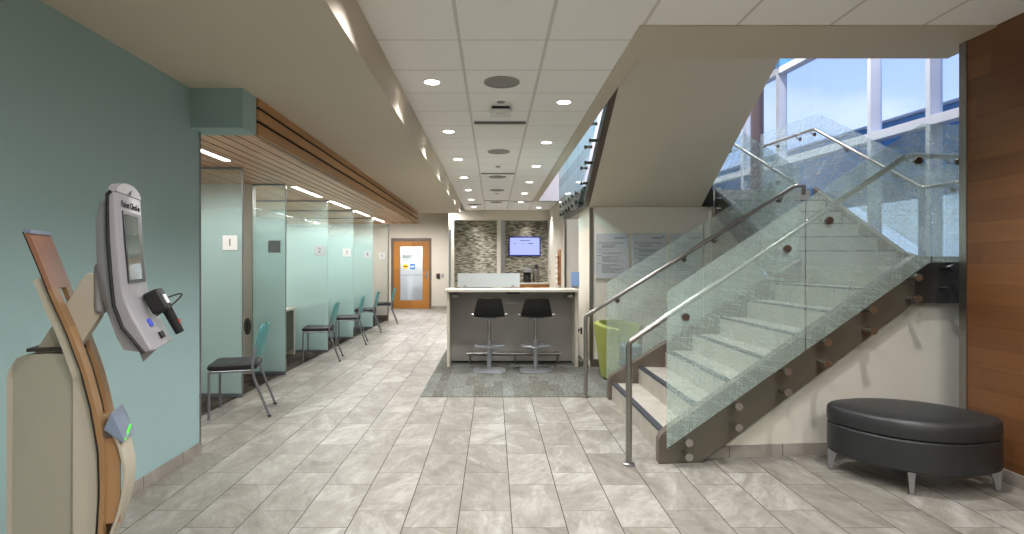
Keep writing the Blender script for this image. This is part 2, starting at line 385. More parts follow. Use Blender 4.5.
# tile ceiling (L shaped around the stair opening)
struct(MB().prism([(-.82,YB,CEIL),(3.42,YB,CEIL),(3.42,3.73,CEIL),(.967,3.73,CEIL),(.967,14,CEIL),(3.6,14,CEIL),(3.6,16.3,CEIL),(-.82,16.3,CEIL)], (0,0,.05)).build('ceiling', M['ceil']))
# plaster border and slab edge around the stair opening
mb = MB(); mb.box(.967, 3.46, 3.73, 4.305, CEIL-.012, 4.0); mb.box(.967, 1.10, 4.305, 14, CEIL-.012, 4.0)
struct(mb.build('ceiling_border', M['taupe']))
# lower ceiling over the left side, with its drop face
sbox('ceiling_bulkhead', M['taupe'], -6, -.82, YB, 14.0, 2.70, 3.15)
# left wall and its metal end
sbox('wall_left', M['teal'], -2.34, -2.211, YB, 4.25, 0, 2.70)
sbox('trim_1', M['steel'], -2.345, -2.205, 4.25, 4.262, .08, 2.70)
sbox('wall_soffit', M['teal'], -5.2, -1.832, 4.123, 4.364, 2.412, 2.70)
sbox('baseboard_left', M['basetile'], -2.211, -2.199, YB, 4.262, 0, .078)
# slatted wood soffit over the booths
mb = MB()
x = -1.835
while x > -5.1:
    mb.box(x - .099, x, 4.364, 13.74, 2.45, 2.472); x -= .118
struct(mb.build('ceiling_slats', M['slat']))
sbox('ceiling_slat_backing', M['dark'], -5.2, -1.84, 4.364, 13.76, 2.50, 2.52)
mb = MB()
for z0, z1 in ((2.412, 2.505), (2.533, 2.613), (2.641, 2.70)): mb.box(-1.835, -1.815, 4.364, 13.76, z0, z1)
fa = struct(mb.build('trim_2', M['fasciawood'], bevel=.002))
sbox('trim_3', M['dark'], -1.85, -1.836, 4.364, 13.75, 2.412, 2.70)
sbox('trim_4', M['slat'], -5.2, -1.836, 13.742, 13.76, 2.412, 2.70)
# booth back, booth end wall
sbox('wall_booths', M['creamlt'], -5.3, -5.2, 4.2, 14.4, 0, 2.75)
sbox('wall_booth_front', M['creamlt'], -5.2, -2.34, 4.15, 4.25, 0, 2.5)
mb = MB().box(-5.2, -2.675, 14.3, 14.42, .14, 2.46)
struct(mb.build('wall_booth_end', M['creamlt']))
sbox('baseboard_booth_end', M['framebrown'], -5.2, -2.675, 14.29, 14.43, 0, .14)
sbox('trim_5', M['steel'], -2.68, -2.662, 14.285, 14.435, .14, 2.46)
sbox('wall_booth_divider', M['creamlt'], -5.2, -3.10, 7.27, 7.37, 0, 2.45)
# end wall with the door
YE = 18.1
mb = MB(); mb.box(-6, -3.278, YE, YE+.15, 0, 2.27); mb.box(-1.988, 3.6, YE, YE+.15, 0, 2.27); mb.box(-6, 3.6, YE, YE+.15, 2.27, 3.2)
struct(mb.build('wall_end', M['cream']))
sbox('baseboard_end', M['basetile'], -1.98, -1.2, YE-.012, YE, 0, .1)
sbox('ceiling_end', M['taupe'], -6, -.82, 14.0, 18.2, 3.15, 3.2)
# wall with the two stone recesses
YR = 16.3
mb = MB()
mb.box(-1.29, -1.14, YR, YR+.5, 0, 2.71); mb.box(.10, .33, YR, YR+.5, 0, 2.71); mb.box(1.60, 1.78, YR, YR+.5, 0, 2.71); mb.box(-1.29, 1.78, YR, YR+.5, 2.71, CEIL)
struct(mb.build('wall_recessed', M['cream']))
sbox('wall_mosaic', M['mosaic'], -1.14, 1.60, YR+.42, YR+.5, 0, 2.71)
for i, (a, b_) in enumerate(((-1.29, -1.235), (.215, .33))): sbox('trim_%d' % (6+i), M['alum'], a, b_, YR-.012, YR+.001, 0, 2.45 if i == 0 else 2.71)
sbox('wall_recess_side', M['cream'], 1.60, 1.72, 12.7, YR, 0, CEIL)
sbox('wall_passage', M['cream'], 1.72, 3.7, 12.7, 12.85, 0, CEIL)
sbox('trim_8', M['steel'], 1.592, 1.64, 12.688, 12.702, 0, 2.9)
# poster wall below the upper landing
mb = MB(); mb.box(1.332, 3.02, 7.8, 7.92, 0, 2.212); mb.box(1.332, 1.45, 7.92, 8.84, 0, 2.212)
struct(mb.build('wall_posters', M['posterwall_lit']))
sbox('trim_9', M['steel'], 1.322, 1.372, 7.786, 7.801, .1, 2.2)
sbox('baseboard_posters', M['framebrown'], 1.336, 3.0, 7.782, 7.8, 0, .11)
# wood wall, right
sbox('wall_right', M['wallwood'], 3.325, 3.42, YB, 3.965, .085, CEIL)
sbox('trim_10', M['steel'], 3.318, 3.425, 3.965, 4.027, 0, CEIL-.01)
sbox('baseboard_right', M['basetile'], 3.312, 3.42, YB, 3.965, 0, .085)
sbox('wall_outer_left', M['cream'], -6.1, -6, YB-.1, 18.3, 0, 3.3)
sbox('wall_outer_right', M['cream'], 3.7, 3.8, 12.85, 18.3, 0, 3.3)
sbox('wall_under_landing', M['cream'], 3.6, 3.7, 7.95, 12.7, 0, 2.2)
sbox('wall_back_left', M['cream'], -6, -2.34, YB-.1, YB, 0, 3)
sbox('ceiling_recess', M['taupe'], -.9, 3.7, 16.8, 18.2, 3.0, 3.1)
sbox('wall_back', M['cream'], -2.4, 3.5, YB-.12, YB, 0, CEIL)
# ------------------------------------------------------------------ stair geometry
Yn = lambda X: 4.0 + .10 * (X - 1.18)          # near edge of the first flight
Yf = lambda X: 6.0 - .10 * (X - .98)           # far edge of the first flight
RISE, RUN, X0 = .175, .271, 1.24
LZ, LX = 1.40, X0 + 7 * RUN
def xz(mb, poly, yfun, d0, d1):
    return mb.loops([[(x, yfun(x) + d0, z) for x, z in poly], [(x, yfun(x) + d1, z) for x, z in poly]])
XL = lambda Y: 3.24 - .15 * (Y - 6.1)          # glass line, left of the second flight
XR = lambda Y: 4.56 - .14 * (Y - 6.4)          # right ends of its steps
def yz(mb, poly, xfun, d0, d1):
    return mb.loops([[(xfun(y) + d0, y, z) for y, z in poly], [(xfun(y) + d1, y, z) for y, z in poly]])
Y20, RUN2 = 6.41, .28
L2Z, L2Y = LZ + 6*RISE, Y20 + 5*RUN2
# under-stair wall
Ws = [(1.50, .0), (4.7, .0), (4.7, 1.12), (3.13, 1.12)]
struct(xz(MB(), Ws, Yn, .085, .13).build('wall_understair', M['creamlt']))
struct(xz(MB(), [(1.36,0),(4.6,0),(4.6,.088),(1.56,.088)], Yn, .074, .086).build('baseboard_understair', M['basetile']))
Ws = [(1.52, .01), (3.2, .01), (3.2, 1.1), (3.13, 1.09)]
struct(xz(MB(), Ws, Yf, -.02, .0).build('wall_understair_far', M['cream']))
struct(yz(MB(), [(6.0,0),(7.78,0),(7.78,1.9),(6.5,1.15),(6.0,1.15)], XL, .07, .1).build('wall_understair_turn', M['cream']))

# --- first flight
st = thing('staircase', 'lower flight of pale stone stairs rising rightward from the tiled lobby floor', 'staircase', (0,0,0))
for i in range(7):
    x0 = X0 + RUN*i; z = RISE*(i+1)
    e_ = RUN + .02 if i < 6 else RUN - .005
    mb = MB(); a = [(x0, z-RISE), (x0+.02, z-RISE), (x0+.02, z-.04), (x0+e_, z-.04), (x0+e_, z), (x0, z)]
    mb.loops([[(x, Yn(x)+.08, zz) for x, zz in a], [(x, Yf(x)-.06, zz) for x, zz in a]])
    so = mb.build('step', M['step'], st)
    q = MB(); a = [(x0-.003, z-.012), (x0+.052, z-.012), (x0+.052, z+.003), (x0-.003, z+.003)]
    q.loops([[(x, Yn(x)+.085, zz) for x, zz in a], [(x, Yf(x)-.065, zz) for x, zz in a]])
    q.build('nosing_strip', M['strip'], so)
sp = [(1.17, 0), (1.485, 0), (3.13, 1.13), (3.13, 1.475), (1.24, .255), (1.185, .205), (1.17, .17)]
xz(MB(), sp, Yn, 0, .08).build('stringer', M['stringer'], st, bevel=.006)
xz(MB(), [(1.205, 0)] + sp[1:5] + [(1.215, .215), (1.205, .18)], Yf, -.06, .03).build('stringer', M['stringer'], st, bevel=.006)
# --- landing
mb = MB()
xe = lambda Y: XR(Y) + .012
mb.prism([(LX, Yn(LX)+.08, LZ-.18), (xe(4.4), Yn(xe(4.4))+.08, LZ-.18), (XR(6.405)+.012, 6.405, LZ-.18), (XL(6.405)+.13, 6.405, LZ-.18), (XL(6.0)+.13, 6.0, LZ-.18), (LX, Yf(LX)-.06, LZ-.18)], (0,0,.18))
ld = thing('stair_landing', 'quarter landing with dark steel edge where the lower flight turns, beside the wood wall', 'landing')
mb.build('slab', M['step'], ld)
xz(MB(), [(3.135, 1.125), (4.7, 1.125), (4.7, 1.475), (3.135, 1.475)], Yn, 0, .07).build('edge_beam', M['stringer_dk'], ld, bevel=.005)
q = MB(); a = [(LX-.003, LZ-.175), (LX+.02, LZ-.175), (LX+.02, LZ+.002), (LX-.003, LZ+.002)]
q.loops([[(x, Yn(x)+.085, zz) for x, zz in a], [(x, Yf(x)-.065, zz) for x, zz in a]]); q.build('riser', M['step'], ld)
# --- second flight
s2 = thing('staircase', 'middle flight of stone stairs climbing away from the landing toward the windows', 'staircase')
for i in range(5):
    y0 = Y20 + RUN2*i; z = LZ + RISE*(i+1)
    e_ = RUN2 + (.02 if i < 4 else -.005)
    a = [(y0, z-RISE), (y0+.02, z-RISE), (y0+.02, z-.04), (y0+e_, z-.04), (y0+e_, z), (y0, z)]
    mb = MB(); mb.loops([[(XL(y)+.12, y, zz) for y, zz in a], [(XR(y)+.02, y, zz) for y, zz in a]])
    so = mb.build('step', M['step'], s2)
    q = MB(); a = [(y0-.003, z-.012), (y0+.04, z-.012), (y0+.04, z+.003), (y0-.003, z+.003)]
    q.loops([[(XL(y)+.125, y, zz) for y, zz in a], [(XR(y)+.015, y, zz) for y, zz in a]]); q.build('nosing_strip', M['strip'], so)
a = [(Y20+5*RUN2, L2Z-RISE), (Y20+5*RUN2+.012, L2Z-RISE), (Y20+5*RUN2+.012, L2Z), (Y20+5*RUN2, L2Z)]
mb = MB(); mb.loops([[(XL(y)+.12, y, zz) for y, zz in a], [(XR(y)+.02, y, zz) for y, zz in a]]); mb.build('step', M['step'], s2)
sl = .625
sp2 = [(6.15, LZ-.2), (6.5, LZ-.2), (7.765, L2Z-.37), (7.765, L2Z+.03), (6.36, LZ+.16), (6.15, LZ+.1)]
yz(MB(), sp2, XL, .05, .12).build('stringer', M['stringer'], s2, bevel=.005)
yz(MB(), sp2, XR, .02, .09).build('stringer', M['stringer'], s2, bevel=.005)
# --- upper landing
l2 = thing('stair_landing', 'upper landing with dark steel edge above the poster wall, seen from below', 'landing')
MB().prism([(1.32, 7.83, 2.22), (XR(7.83), 7.83, 2.22), (XR(10)+.1, 10.03, 2.22), (1.32, 10.03, 2.22)], (0,0,L2Z-2.22)).build('slab', M['creamlt'], l2)
MB().box(1.25, 1.32, 7.83, 10.06, 2.235, L2Z+.05).build('edge_beam', M['stringer_dk'], l2, bevel=.004)
MB().box(1.25, 4.2, 10.03, 10.09, 2.235, L2Z+.05).build('edge_beam', M['stringer_dk'], l2, bevel=.004)
MB().box(2.875, XL(7.8)+.04, 7.77, 7.83, 2.222, L2Z+.05).build('edge_beam', M['stringer_dk'], l2, bevel=.004)
# --- third flight (rises back toward the lobby; its underside shows)
s3 = thing('staircase', 'upper flight seen from underneath as a broad sloping cream soffit', 'staircase')
und = lambda Y: 2.22 + .59 * (7.8 - Y)
mb = MB(); a = [(7.82, 2.215), (5.2, und(5.2)), (5.2, und(5.2)+.06), (7.82, 2.275)]
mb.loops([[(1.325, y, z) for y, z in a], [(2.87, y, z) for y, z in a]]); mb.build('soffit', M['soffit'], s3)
for j in range(9):
    y0 = 7.8 - RUN2*j; z = L2Z + RISE*(j+1)
    a = [(y0, z-RISE), (y0-.02, z-RISE), (y0-.02, z-.04), (y0-RUN2-.02, z-.04), (y0-RUN2-.02, z), (y0, z)]
    mb = MB(); mb.loops([[(1.34, y, zz) for y, zz in a], [(2.81, y, zz) for y, zz in a]]); mb.build('step', M['step'], s3)
a = [(7.82, 2.225), (5.2, und(5.2)+.01), (5.2, und(5.2)+.16), (7.82, 2.385)]
for xa, xb in ((1.25, 1.325), (2.815, 2.868)):
    mb = MB(); mb.loops([[(xa, y, z) for y, z in a], [(xb, y, z) for y, z in a]]); mb.build('stringer', M['stringer'], s3)
sbox('floor_upper', M['cream'], 1.1, 3.46, 4.305, 5.2, 3.85, 4.2)

# ------------------------------------------------------------------ glass guards
def standoff(p, d, r=.027, L=.08, parent=None, m='chrome'):
    p = Vector(p); d = Vector(d).normalized()
    mb = MB(); mb.cyl(p, p + d*L, r*.72, 14); mb.cyl(p + d*L, p + d*(L+.012), r, 16)
    return mb.build('standoff', M[m], parent, smooth=True)
def disc(p, d, parent):
    p = Vector(p); d = Vector(d).normalized()
    return MB().cyl(p - d*.01, p + d*.014, .026, 16).build('bracket_disc', M['bronze'], parent, smooth=True)
def inset_poly(poly): return poly
def guard_xz(parent, poly, filmpoly, yfun, d, fd):
    g = xz(MB(), poly, yfun, d, d + .012).build('glass_panel', M['glass'], parent)
    xz(MB(), filmpoly, yfun, fd, fd + .0012).build('frosted_film', M['film'], g)
    return g
bot = lambda X: max(.045, .045 + .66*(X - 1.49)) if X < 3.13 else 1.125
fro = lambda X: .137 + .652*(X - 1.2)
top = lambda X: 1.227 + .632*(X - 1.2)
gn = thing('glass_railing', 'near hatched frosted glass railing with steel handrail and post on the lower stairs', 'railing')
d = -.10
P = [(1.20, .045), (1.49, .045), (2.215, bot(2.215)), (2.215, top(2.215)), (1.20, top(1.20))]
F = [(1.20, fro(1.2)), (2.215, fro(2.215)), (2.215, top(2.215)), (1.20, top(1.2))]
guard_xz(gn, P, F, Yn, d, d + .0125)
P = [(2.223, bot(2.223)), (3.13, 1.125), (3.186, 1.125), (3.186, 2.437), (3.11, 2.437), (2.223, top(2.223))]
F = [(2.223, fro(2.223)), (3.16, 1.42), (3.186, 1.43), (3.186, 2.437), (3.11, 2.437), (2.223, top(2.223))]
guard_xz(gn, P, F, Yn, d, d + .0125)
P = [(3.196, 1.125), (4.3, 1.125), (4.3, 2.437), (3.196, 2.437)]; F = [(3.196, 1.43), (4.3, 1.43), (4.3, 2.437), (3.196, 2.437)]
guard_xz(gn, P, F, Yn, d, d + .0125)
def pix_on_near(x, y, dd=d):       # where a sight line meets the glass plane
    k = (x - 493.5) / 565; Y = (4.0 - .118 + dd) / (1 - .1*k); return (k*Y, Y, CAM_Z - (y - 265)*Y/565)
for x, ys in ((688.3, (442.2, 456.4)), (738, (406, 427)), (787, (371, 392)), (826.5, (342, 363.3)), (872, (309.8, 330.8)), (917, (277.6, 298.8)), (952, (268, 288)), (1010, (268, 288))):
    for y in ys:
        p = pix_on_near(x, y); standoff((p[0], Yn(p[0])-.004, p[2]), (0,-1,0), L=.105, parent=gn)
def rail(parent, pts, r=.0215):
    return MB().tube(pts, r, 14).build('handrail', M['steel'], parent, smooth=True)
zr = lambda X: .867 + .640*(X - .955)
def path_bend(p0, p1, p2, r=.05, n=5):
    p0, p1, p2 = Vector(p0), Vector(p1), Vector(p2)
    a = p1 + (p0-p1).normalized()*r; b = p1 + (p2-p1).normalized()*r
    return [tuple((1-t)**2*a + 2*t*(1-t)*p1 + t*t*b) for t in [k/n for k in range(n+1)]]
yr = lambda X: Yn(X) + .008
A = (.955, yr(.955), .02); B = (.955, yr(.955), .867); C_ = (3.075, yr(3.075), zr(3.075)); D = (4.3, yr(4.3), zr(3.075))
pts = [A] + path_bend(A, B, C_, .03) + path_bend(B, C_, D, .06) + [D]
hr = rail(gn, pts)
MB().lathe([(.042, 0), (.042, .012), (.03, .02)], (A[0], A[1], 0)).build('floor_flange', M['steel'], hr, smooth=True)
def bracket(parent, p, glasspt):
    p, g = Vector(p), Vector(glasspt)
    mb = MB(); mb.tube([p, p + Vector((0,0,-.05)), g], .008, 8)
    mb.cyl(g - (g-p).normalized()*.0, g, .01, 8)
    mb.build('bracket', M['steel'], parent, smooth=True)
for X in (1.332, 2.075, 2.39, 3.075, 3.40):
    z = min(zr(X), zr(3.075)) - .004; bracket(hr, (X, yr(X), z), (X, Yn(X)-.088, z-.055)); disc((X, Yn(X)-.096, z-.055), (0,-1,0), gn)

gf = thing('glass_railing', 'far frosted glass railing of the lower stairs, its handrail post on the carpet edge', 'railing')
d2 = .11
topf = lambda X: 1.221 + .632*(X - 1.217)
P = [(1.217, .045), (1.49, .045), (2.22, bot(2.22)), (2.22, topf(2.22)), (1.217, topf(1.217))]
F = [(1.217, fro(1.217)), (2.22, fro(2.22)), (2.22, topf(2.22)), (1.217, topf(1.217))]
guard_xz(gf, P, F, Yf, d2, d2 - .0015)
P = [(2.23, bot(2.23)), (3.13, 1.125), (3.2, 1.2), (3.2, topf(3.2)), (2.23, topf(2.23))]
F = [(2.23, fro(2.23)), (3.2, fro(3.2)), (3.2, topf(3.2)), (2.23, topf(2.23))]
guard_xz(gf, P, F, Yf, d2, d2 - .0015)
for X in (1.32, 1.58, 1.85, 2.1, 2.4, 2.7, 3.0):
    for dz in (.07, .2):
        z = max(.05 + .66*(X-1.49), 0) + dz + .03; standoff((X, Yf(X)+.034, z), (0,1,0), L=.09, parent=gf)
yq = lambda X: Yf(X) + .02
zq = lambda X: .865 + .64*(X - .98)
A = (.98, yq(.98), .02); B = (.98, yq(.98), .865); C_ = (3.10, yq(3.10), zq(3.10)); D = (3.19, yq(3.19), zq(3.10)); E_ = (3.19, yq(3.19)+.02, zq(3.1)-.09)
hr = rail(gf, [A] + path_bend(A, B, C_, .03) + path_bend(B, C_, D, .03) + path_bend(C_, D, E_, .03) + [E_])
MB().lathe([(.042, 0), (.042, .012), (.03, .02)], (A[0], A[1], 0.004)).build('floor_flange', M['steel'], hr, smooth=True)
for X in (1.33, 2.02, 2.33, 2.98):
    z = zq(X); bracket(hr, (X, yq(X), z), (X, Yf(X)+.11, z-.06)); disc((X, Yf(X)+.105, z-.06), (0,-1,0), gf)

# second flight, left guard
gl = thing('glass_railing', 'frosted glass railing with pale handrail on the inner side of the middle flight', 'railing')
tl = lambda Y: 2.49 + .615*(Y - 6.1)
def guard_yz(parent, poly, filmpoly, xfun, d, fd):
    g = yz(MB(), poly, xfun, d, d + .012).build('glass_panel', M['glass' if filmpoly else 'glassteal'], parent)
    if filmpoly: yz(MB(), filmpoly, xfun, fd, fd + .0012).build('frosted_film', M['film'], g)
    return g
b2 = lambda Y: LZ - .05 + sl*(Y - 6.3)
guard_yz(gl, [(6.1, 1.3), (7.0, b2(7.0)-.05), (7.0, tl(7.0)), (6.1, tl(6.1))], [(6.1, 1.45), (7.0, b2(7.0)+.2), (7.0, tl(7.0)), (6.1, tl(6.1))], XL, 0, -.0015)
guard_yz(gl, [(7.01, b2(7.01)-.05), (7.74, b2(7.74)-.05), (7.74, tl(7.74)), (7.01, tl(7.01))], [(7.01, b2(7.01)+.2), (7.74, b2(7.74)+.2), (7.74, tl(7.74)), (7.01, tl(7.01))], XL, 0, -.0015)
A = (XL(6.12)+.09, 6.12, 2.26); B = (XL(7.7)+.09, 7.7, 2.26 + .58*1.58)
hr = rail(gl, [A, B], .02)
for Y in (6.35, 7.3):
    z = 2.26 + .58*(Y - 6.12); bracket(hr, (XL(Y)+.09, Y, z), (XL(Y)+.012, Y, z-.05)); disc((XL(Y), Y, z-.06), (-1,0,0), gl)
for Y in (6.5, 6.9, 7.25, 7.6):
    for dz in (.0, .14): standoff((XL(Y)+.045, Y, b2(Y)+dz), (-1,0,0), L=.055, parent=gl)
# second flight, right guard
gr = thing('glass_railing', 'frosted glass railing with bent steel handrail in front of the tall windows', 'railing')
XG = lambda Y: XR(Y) + .18
tr_ = lambda Y: 2.46 if Y < 6.17 else (2.46 + .625*(Y-6.17) if Y < 7.89 else 3.535)
guard_yz(gr, [(4.25, 1.25), (6.0, 1.25), (6.0, 2.46), (4.25, 2.46)], [(4.25, 1.43), (6.0, 1.43), (6.0, 2.46), (4.25, 2.46)], XG, 0, -.0015)
guard_yz(gr, [(6.01, 1.25), (7.2, 1.95), (7.2, tr_(7.2)), (6.17, 2.46), (6.01, 2.46)], [(6.01, 1.43), (7.2, 2.15), (7.2, tr_(7.2)), (6.17, 2.46), (6.01, 2.46)], XG, 0, -.0015)
guard_yz(gr, [(7.21, 1.95), (7.9, 2.3), (8.2, 2.3), (8.2, 3.535), (7.89, 3.535), (7.21, tr_(7.21))], [(7.21, 2.15), (7.9, 2.5), (8.2, 2.5), (8.2, 3.535), (7.89, 3.535), (7.21, tr_(7.21))], XG, 0, -.0015)
guard_yz(gr, [(8.21, 2.3), (9.4, 2.3), (9.4, 3.535), (8.21, 3.535)], [(8.21, 2.5), (9.4, 2.5), (9.4, 3.535), (8.21, 3.535)], XG, 0, -.0015)
XH = lambda Y: XR(Y) + .125
pp = [(XH(4.3), 4.3, 2.26), (XH(6.21), 6.21, 2.26), (XH(7.887), 7.887, 3.308), (XH(9.05), 9.05, 3.308)]
hr = rail(gr, [pp[0]] + path_bend(*pp[:3]) + path_bend(*pp[1:]) + [pp[3]], .02)
for Y in (5.0, 5.9, 6.6, 7.35, 7.95, 8.25, 8.75):
    z = 2.26 if Y < 6.21 else min(3.308, 2.26 + .625*(Y-6.21)); bracket(hr, (XH(Y), Y, z), (XG(Y), Y, z-.06))
    disc((XG(Y)-.004, Y, z-.06), (-1,0,0), gr)
for Y in (4.6, 5.3, 6.3, 6.8, 7.4, 8.0):
    z = 1.35 if Y < 6.2 else min(2.36, 1.35 + .6*(Y-6.2)); standoff((XR(Y)+.096, Y, z), (1,0,0), L=.08, parent=gr)
# third flight, left guard with its paired standoffs
g3 = thing('glass_railing', 'clear glass railing on dark paired standoffs beside the upper flight, over the lobby ceiling edge', 'railing')
cst = lambda Y: 1.17
for y0, y1 in ((5.3, 6.55), (6.56, 7.8)):
    guard_yz(g3, [(y0, und(y0)), (y1, und(y1)), (y1, und(y1)+1.45), (y0, und(y0)+1.45)], None, cst, -.006, 0)
for y0, y1 in ((7.81, 8.92), (8.93, 10.03)):
    guard_yz(g3, [(y0, 2.2), (y1, 2.2), (y1, 3.55), (y0, 3.55)], None, cst, -.006, 0)
for Y in (5.6, 5.95, 6.3, 6.8, 7.15, 7.5):
    for dz in (.1, .3): standoff((1.249, Y, und(Y)+dz), (-1,0,0), L=.085, parent=g3, m='stringer_dk')
for Y in (8.0, 8.4, 8.75, 9.1, 9.45, 9.85):
    for dz in (.05, .19): standoff((1.249, Y, 2.24+dz), (-1,0,0), L=.085, parent=g3, m='stringer_dk')
# ------------------------------------------------------------------ window wall and upper storey
Xw = lambda Y: 5.1 - .14 * (Y - 6.2)
def wbox(mb, y0, y1, z0, z1, d0, d1):
    a = [(y0, z0), (y1, z0), (y1, z1), (y0, z1)]
    return yz(mb, a, Xw, d0, d1)
mul = [4.2, 5.4, 6.57, 7.42, 9.3, 10.3, 11.8, 13.6]
for i in range(len(mul) - 1):
    y0, y1 = mul[i], mul[i+1]
    w = bpy.data.objects.new('window_%d' % (i+1), None); COL.objects.link(w); struct(w)
    fb = MB(); wbox(fb, y0-.03, y0+.03, .1, 4.65, 0, .15); wbox(fb, y0+.03, y1-.03, 3.03, 3.14, 0, .16); wbox(fb, y0+.03, y1-.03, 4.55, 4.65, 0, .16); wbox(fb, y0+.03, y1-.03, 0, .16, 0, .16)
    fb.build('window_frame', M['mullion'], w, bevel=.004)
    for z0, z1 in ((.16, 3.03), (3.14, 4.55)):
        wbox(MB(), y0+.03, y1-.03, z0, z1, .12, .13).build('pane', M['window'], w)
struct(yz(MB(), [(2.5,4.65),(14,4.65),(14,7.0),(2.5,7.0)], Xw, 0, .2).build('wall_window', M['dkblue']))
struct(yz(MB(), [(2.5,0),(4.17,0),(4.17,4.65),(2.5,4.65)], Xw, 0, .2).build('wall_window_side', M['dkblue']))
sbox('wall_upper_end', M['upper'], .4, 5.6, 13.985, 14.15, CEIL, 7.0)
sbox('wall_upper_left', M['upper'], .3, .42, 3.7, 14.1, 4.0, 7.0)
sbox('wall_upper_near', M['upper'], .3, 5.8, 3.6, 3.73, 4.0, 7.0)
sbox('wall_landing_near', M['cream'], 3.42, 5.8, 2.4, 2.52, 0, 7.0)
sbox('ceiling_upper', M['roofmat'], .3, 6.0, 2.4, 14.15, 7.0, 7.12)
col = thing('column', 'slim brown round column standing by the window wall at the upper landing', 'column', (4.34, 9.3, 0))
MB().lathe([(.1, 0), (.1, 7.0)], n=24).build('shaft', M['column'], col, smooth=True)
MB().lathe([(.13, 2.452), (.13, 2.475), (.1, 2.48)], n=24).build('floor_collar', M['steel'], col, smooth=True)
# outdoors
sbox('ground', M['concrete'], 5.2, 60, -20, 60, -.3, -.12)
cp = thing('canopy', 'dark blue flat canopy roof running outside the tall windows', 'canopy')
Xc = lambda Y: Xw(Y) + 1.5
yz(MB(), [(1, 2.72), (24, 2.72), (24, 3.66), (1, 3.66)], Xc, 0, 2.5).build('roof_slab', M['dkblue'], cp, bevel=.02)
yz(MB(), [(1, 3.66), (24, 3.66), (24, 3.70), (1, 3.70)], Xc, -.03, .12).build('roof_edge', M['mullion'], cp)
for Y in (2.5, 9.6, 16.5, 22.5):
    MB().cyl((Xc(Y)+1.2, Y, -.12), (Xc(Y)+1.2, Y, 2.73), .09, 14).build('support_post', M['mullion'], cp, smooth=True)
# ------------------------------------------------------------------ ceiling fixtures
ORD = ['nearest', 'second nearest', 'third nearest', 'fourth', 'fifth', 'sixth', 'seventh', 'eighth']
dl = thing('downlight', '', 'ceiling light', group='recessed downlights in the tile ceiling')
MB().lathe([(.082, 0), (.082, -.006), (.066, -.006), (.064, 0)], n=28).build('trim_ring', M['plate'], dl, smooth=True)
MB().lathe([(.063, -.001), (.063, -.003)], n=28).build('lens', M['lamp'], dl, smooth=True)
LIGHTS = []
first = True
def downlight(x, y, label):
    global first
    o = dl if first else copy_tree(dl)
    first = False
    o.location = (x, y, CEIL); o['label'] = label; LIGHTS.append((x, y))
for i, y in enumerate((4.89, 6.70, 8.46, 10.22, 11.95, 13.68, 15.4)):
    downlight(-.533, y, ('%s round glowing downlight of the left row beside the bulkhead' % ORD[i]) if i < 6 else 'farthest round glowing downlight of the left row, near the stone recesses')
for i, y in enumerate((5.49, 7.30, 9.05, 10.79, 12.5, 14.2)):
    downlight(.684, y, '%s round glowing downlight of the right row beside the stair opening' % ORD[i])
downlight(1.25, 15.6, 'small glowing downlight right of the two rows, before the recess wall')
for x, y in ((-.533, 3.1), (-.533, 1.3), (.684, 3.6), (.684, 1.8), (2.3, 3.0), (2.3, 1.0), (-.533, -.6), (.684, -.3), (2.3, -.9), (.1, -1.9), (1.5, .2)):
    LIGHTS.append((x, y))  # unseen lamps without fixtures, added as fill around the viewer
sk = thing('ceiling_speaker', '', 'speaker', group='round speakers in the middle tile row')
MB().lathe([(.155, 0), (.155, -.008), (.142, -.010), (.140, -.004)], n=32).build('rim', M['plategrey'], sk, smooth=True)
MB().lathe([(.14, -.002), (.14, -.005)], n=32).build('grille', M['spk'], sk, smooth=True)
for i, (y, lab) in enumerate(((4.89, 'largest grey round speaker grille in the nearest middle ceiling tiles'), (7.89, 'grey round speaker beyond the nearest slot vent'), (10.15, 'grey round speaker just beyond the second slot vent'), (11.95, 'small far round speaker between second and third slot vents'), (14.25, 'farthest round speaker beyond the third slot vent'))):
    o = sk if i == 0 else copy_tree(sk); o.location = (.072, y, CEIL); o['label'] = lab
vt = thing('slot_vent', '', 'vent', group='slot vents across the middle tile row')
mb = MB(); mb.box(-.29, .29, -.055, -.043, -.008, 0); mb.box(-.29, .29, .043, .055, -.008, 0); mb.box(-.29, -.28, -.043, .043, -.008, 0); mb.box(.28, .29, -.043, .043, -.008, 0)
mb.build('frame', M['plategrey'], vt)
mb = MB(); mb.box(-.28, .28, -.043, .043, -.003, 0); mb.box(-.28, .28, -.008, .008, -.007, -.003); mb.build('louver', M['vent'], vt)
for i, (y, lab) in enumerate(((6.28, 'nearest dark linear slot vent in the ceiling behind the white sensor box'), (9.78, 'second dark linear slot vent, midway along the ceiling'), (13.9, 'farthest dark linear slot vent in the middle ceiling row'))):
    o = vt if i == 0 else copy_tree(vt); o.location = (.072, y, CEIL); o['label'] = lab
o = copy_tree(vt); o.location = (1.72, 15.0, CEIL); o.rotation_euler.z = R(90); o['label'] = 'small dark slot vent set lengthwise near the far right downlight'; 
o = copy_tree(vt); o.location = (-.5, 14.75, CEIL); o.scale = (.62, 1.6, 1); o['label'] = 'short grey vent at the far left end of the tile ceiling'
sd = thing('sprinkler_cap', '', 'sprinkler', group='sprinkler caps in the ceiling')
MB().lathe([(.04, 0), (.04, -.006), (.03, -.012)], n=20).build('ceiling_plate', M['plategrey'], sd, smooth=True)
MB().lathe([(.022, -.012), (.02, -.016)], n=16).build('plug', M['alum'], sd, smooth=True)
for i, (y, lab) in enumerate(((5.49, 'nearest small round sprinkler cap, before the white sensor box'), (9.1, 'small sprinkler cap before the second slot vent'), (12.5, 'farthest small sprinkler cap in the middle ceiling row'))):
    o = sd if i == 0 else copy_tree(sd); o.location = (.072, y, CEIL); o['label'] = lab
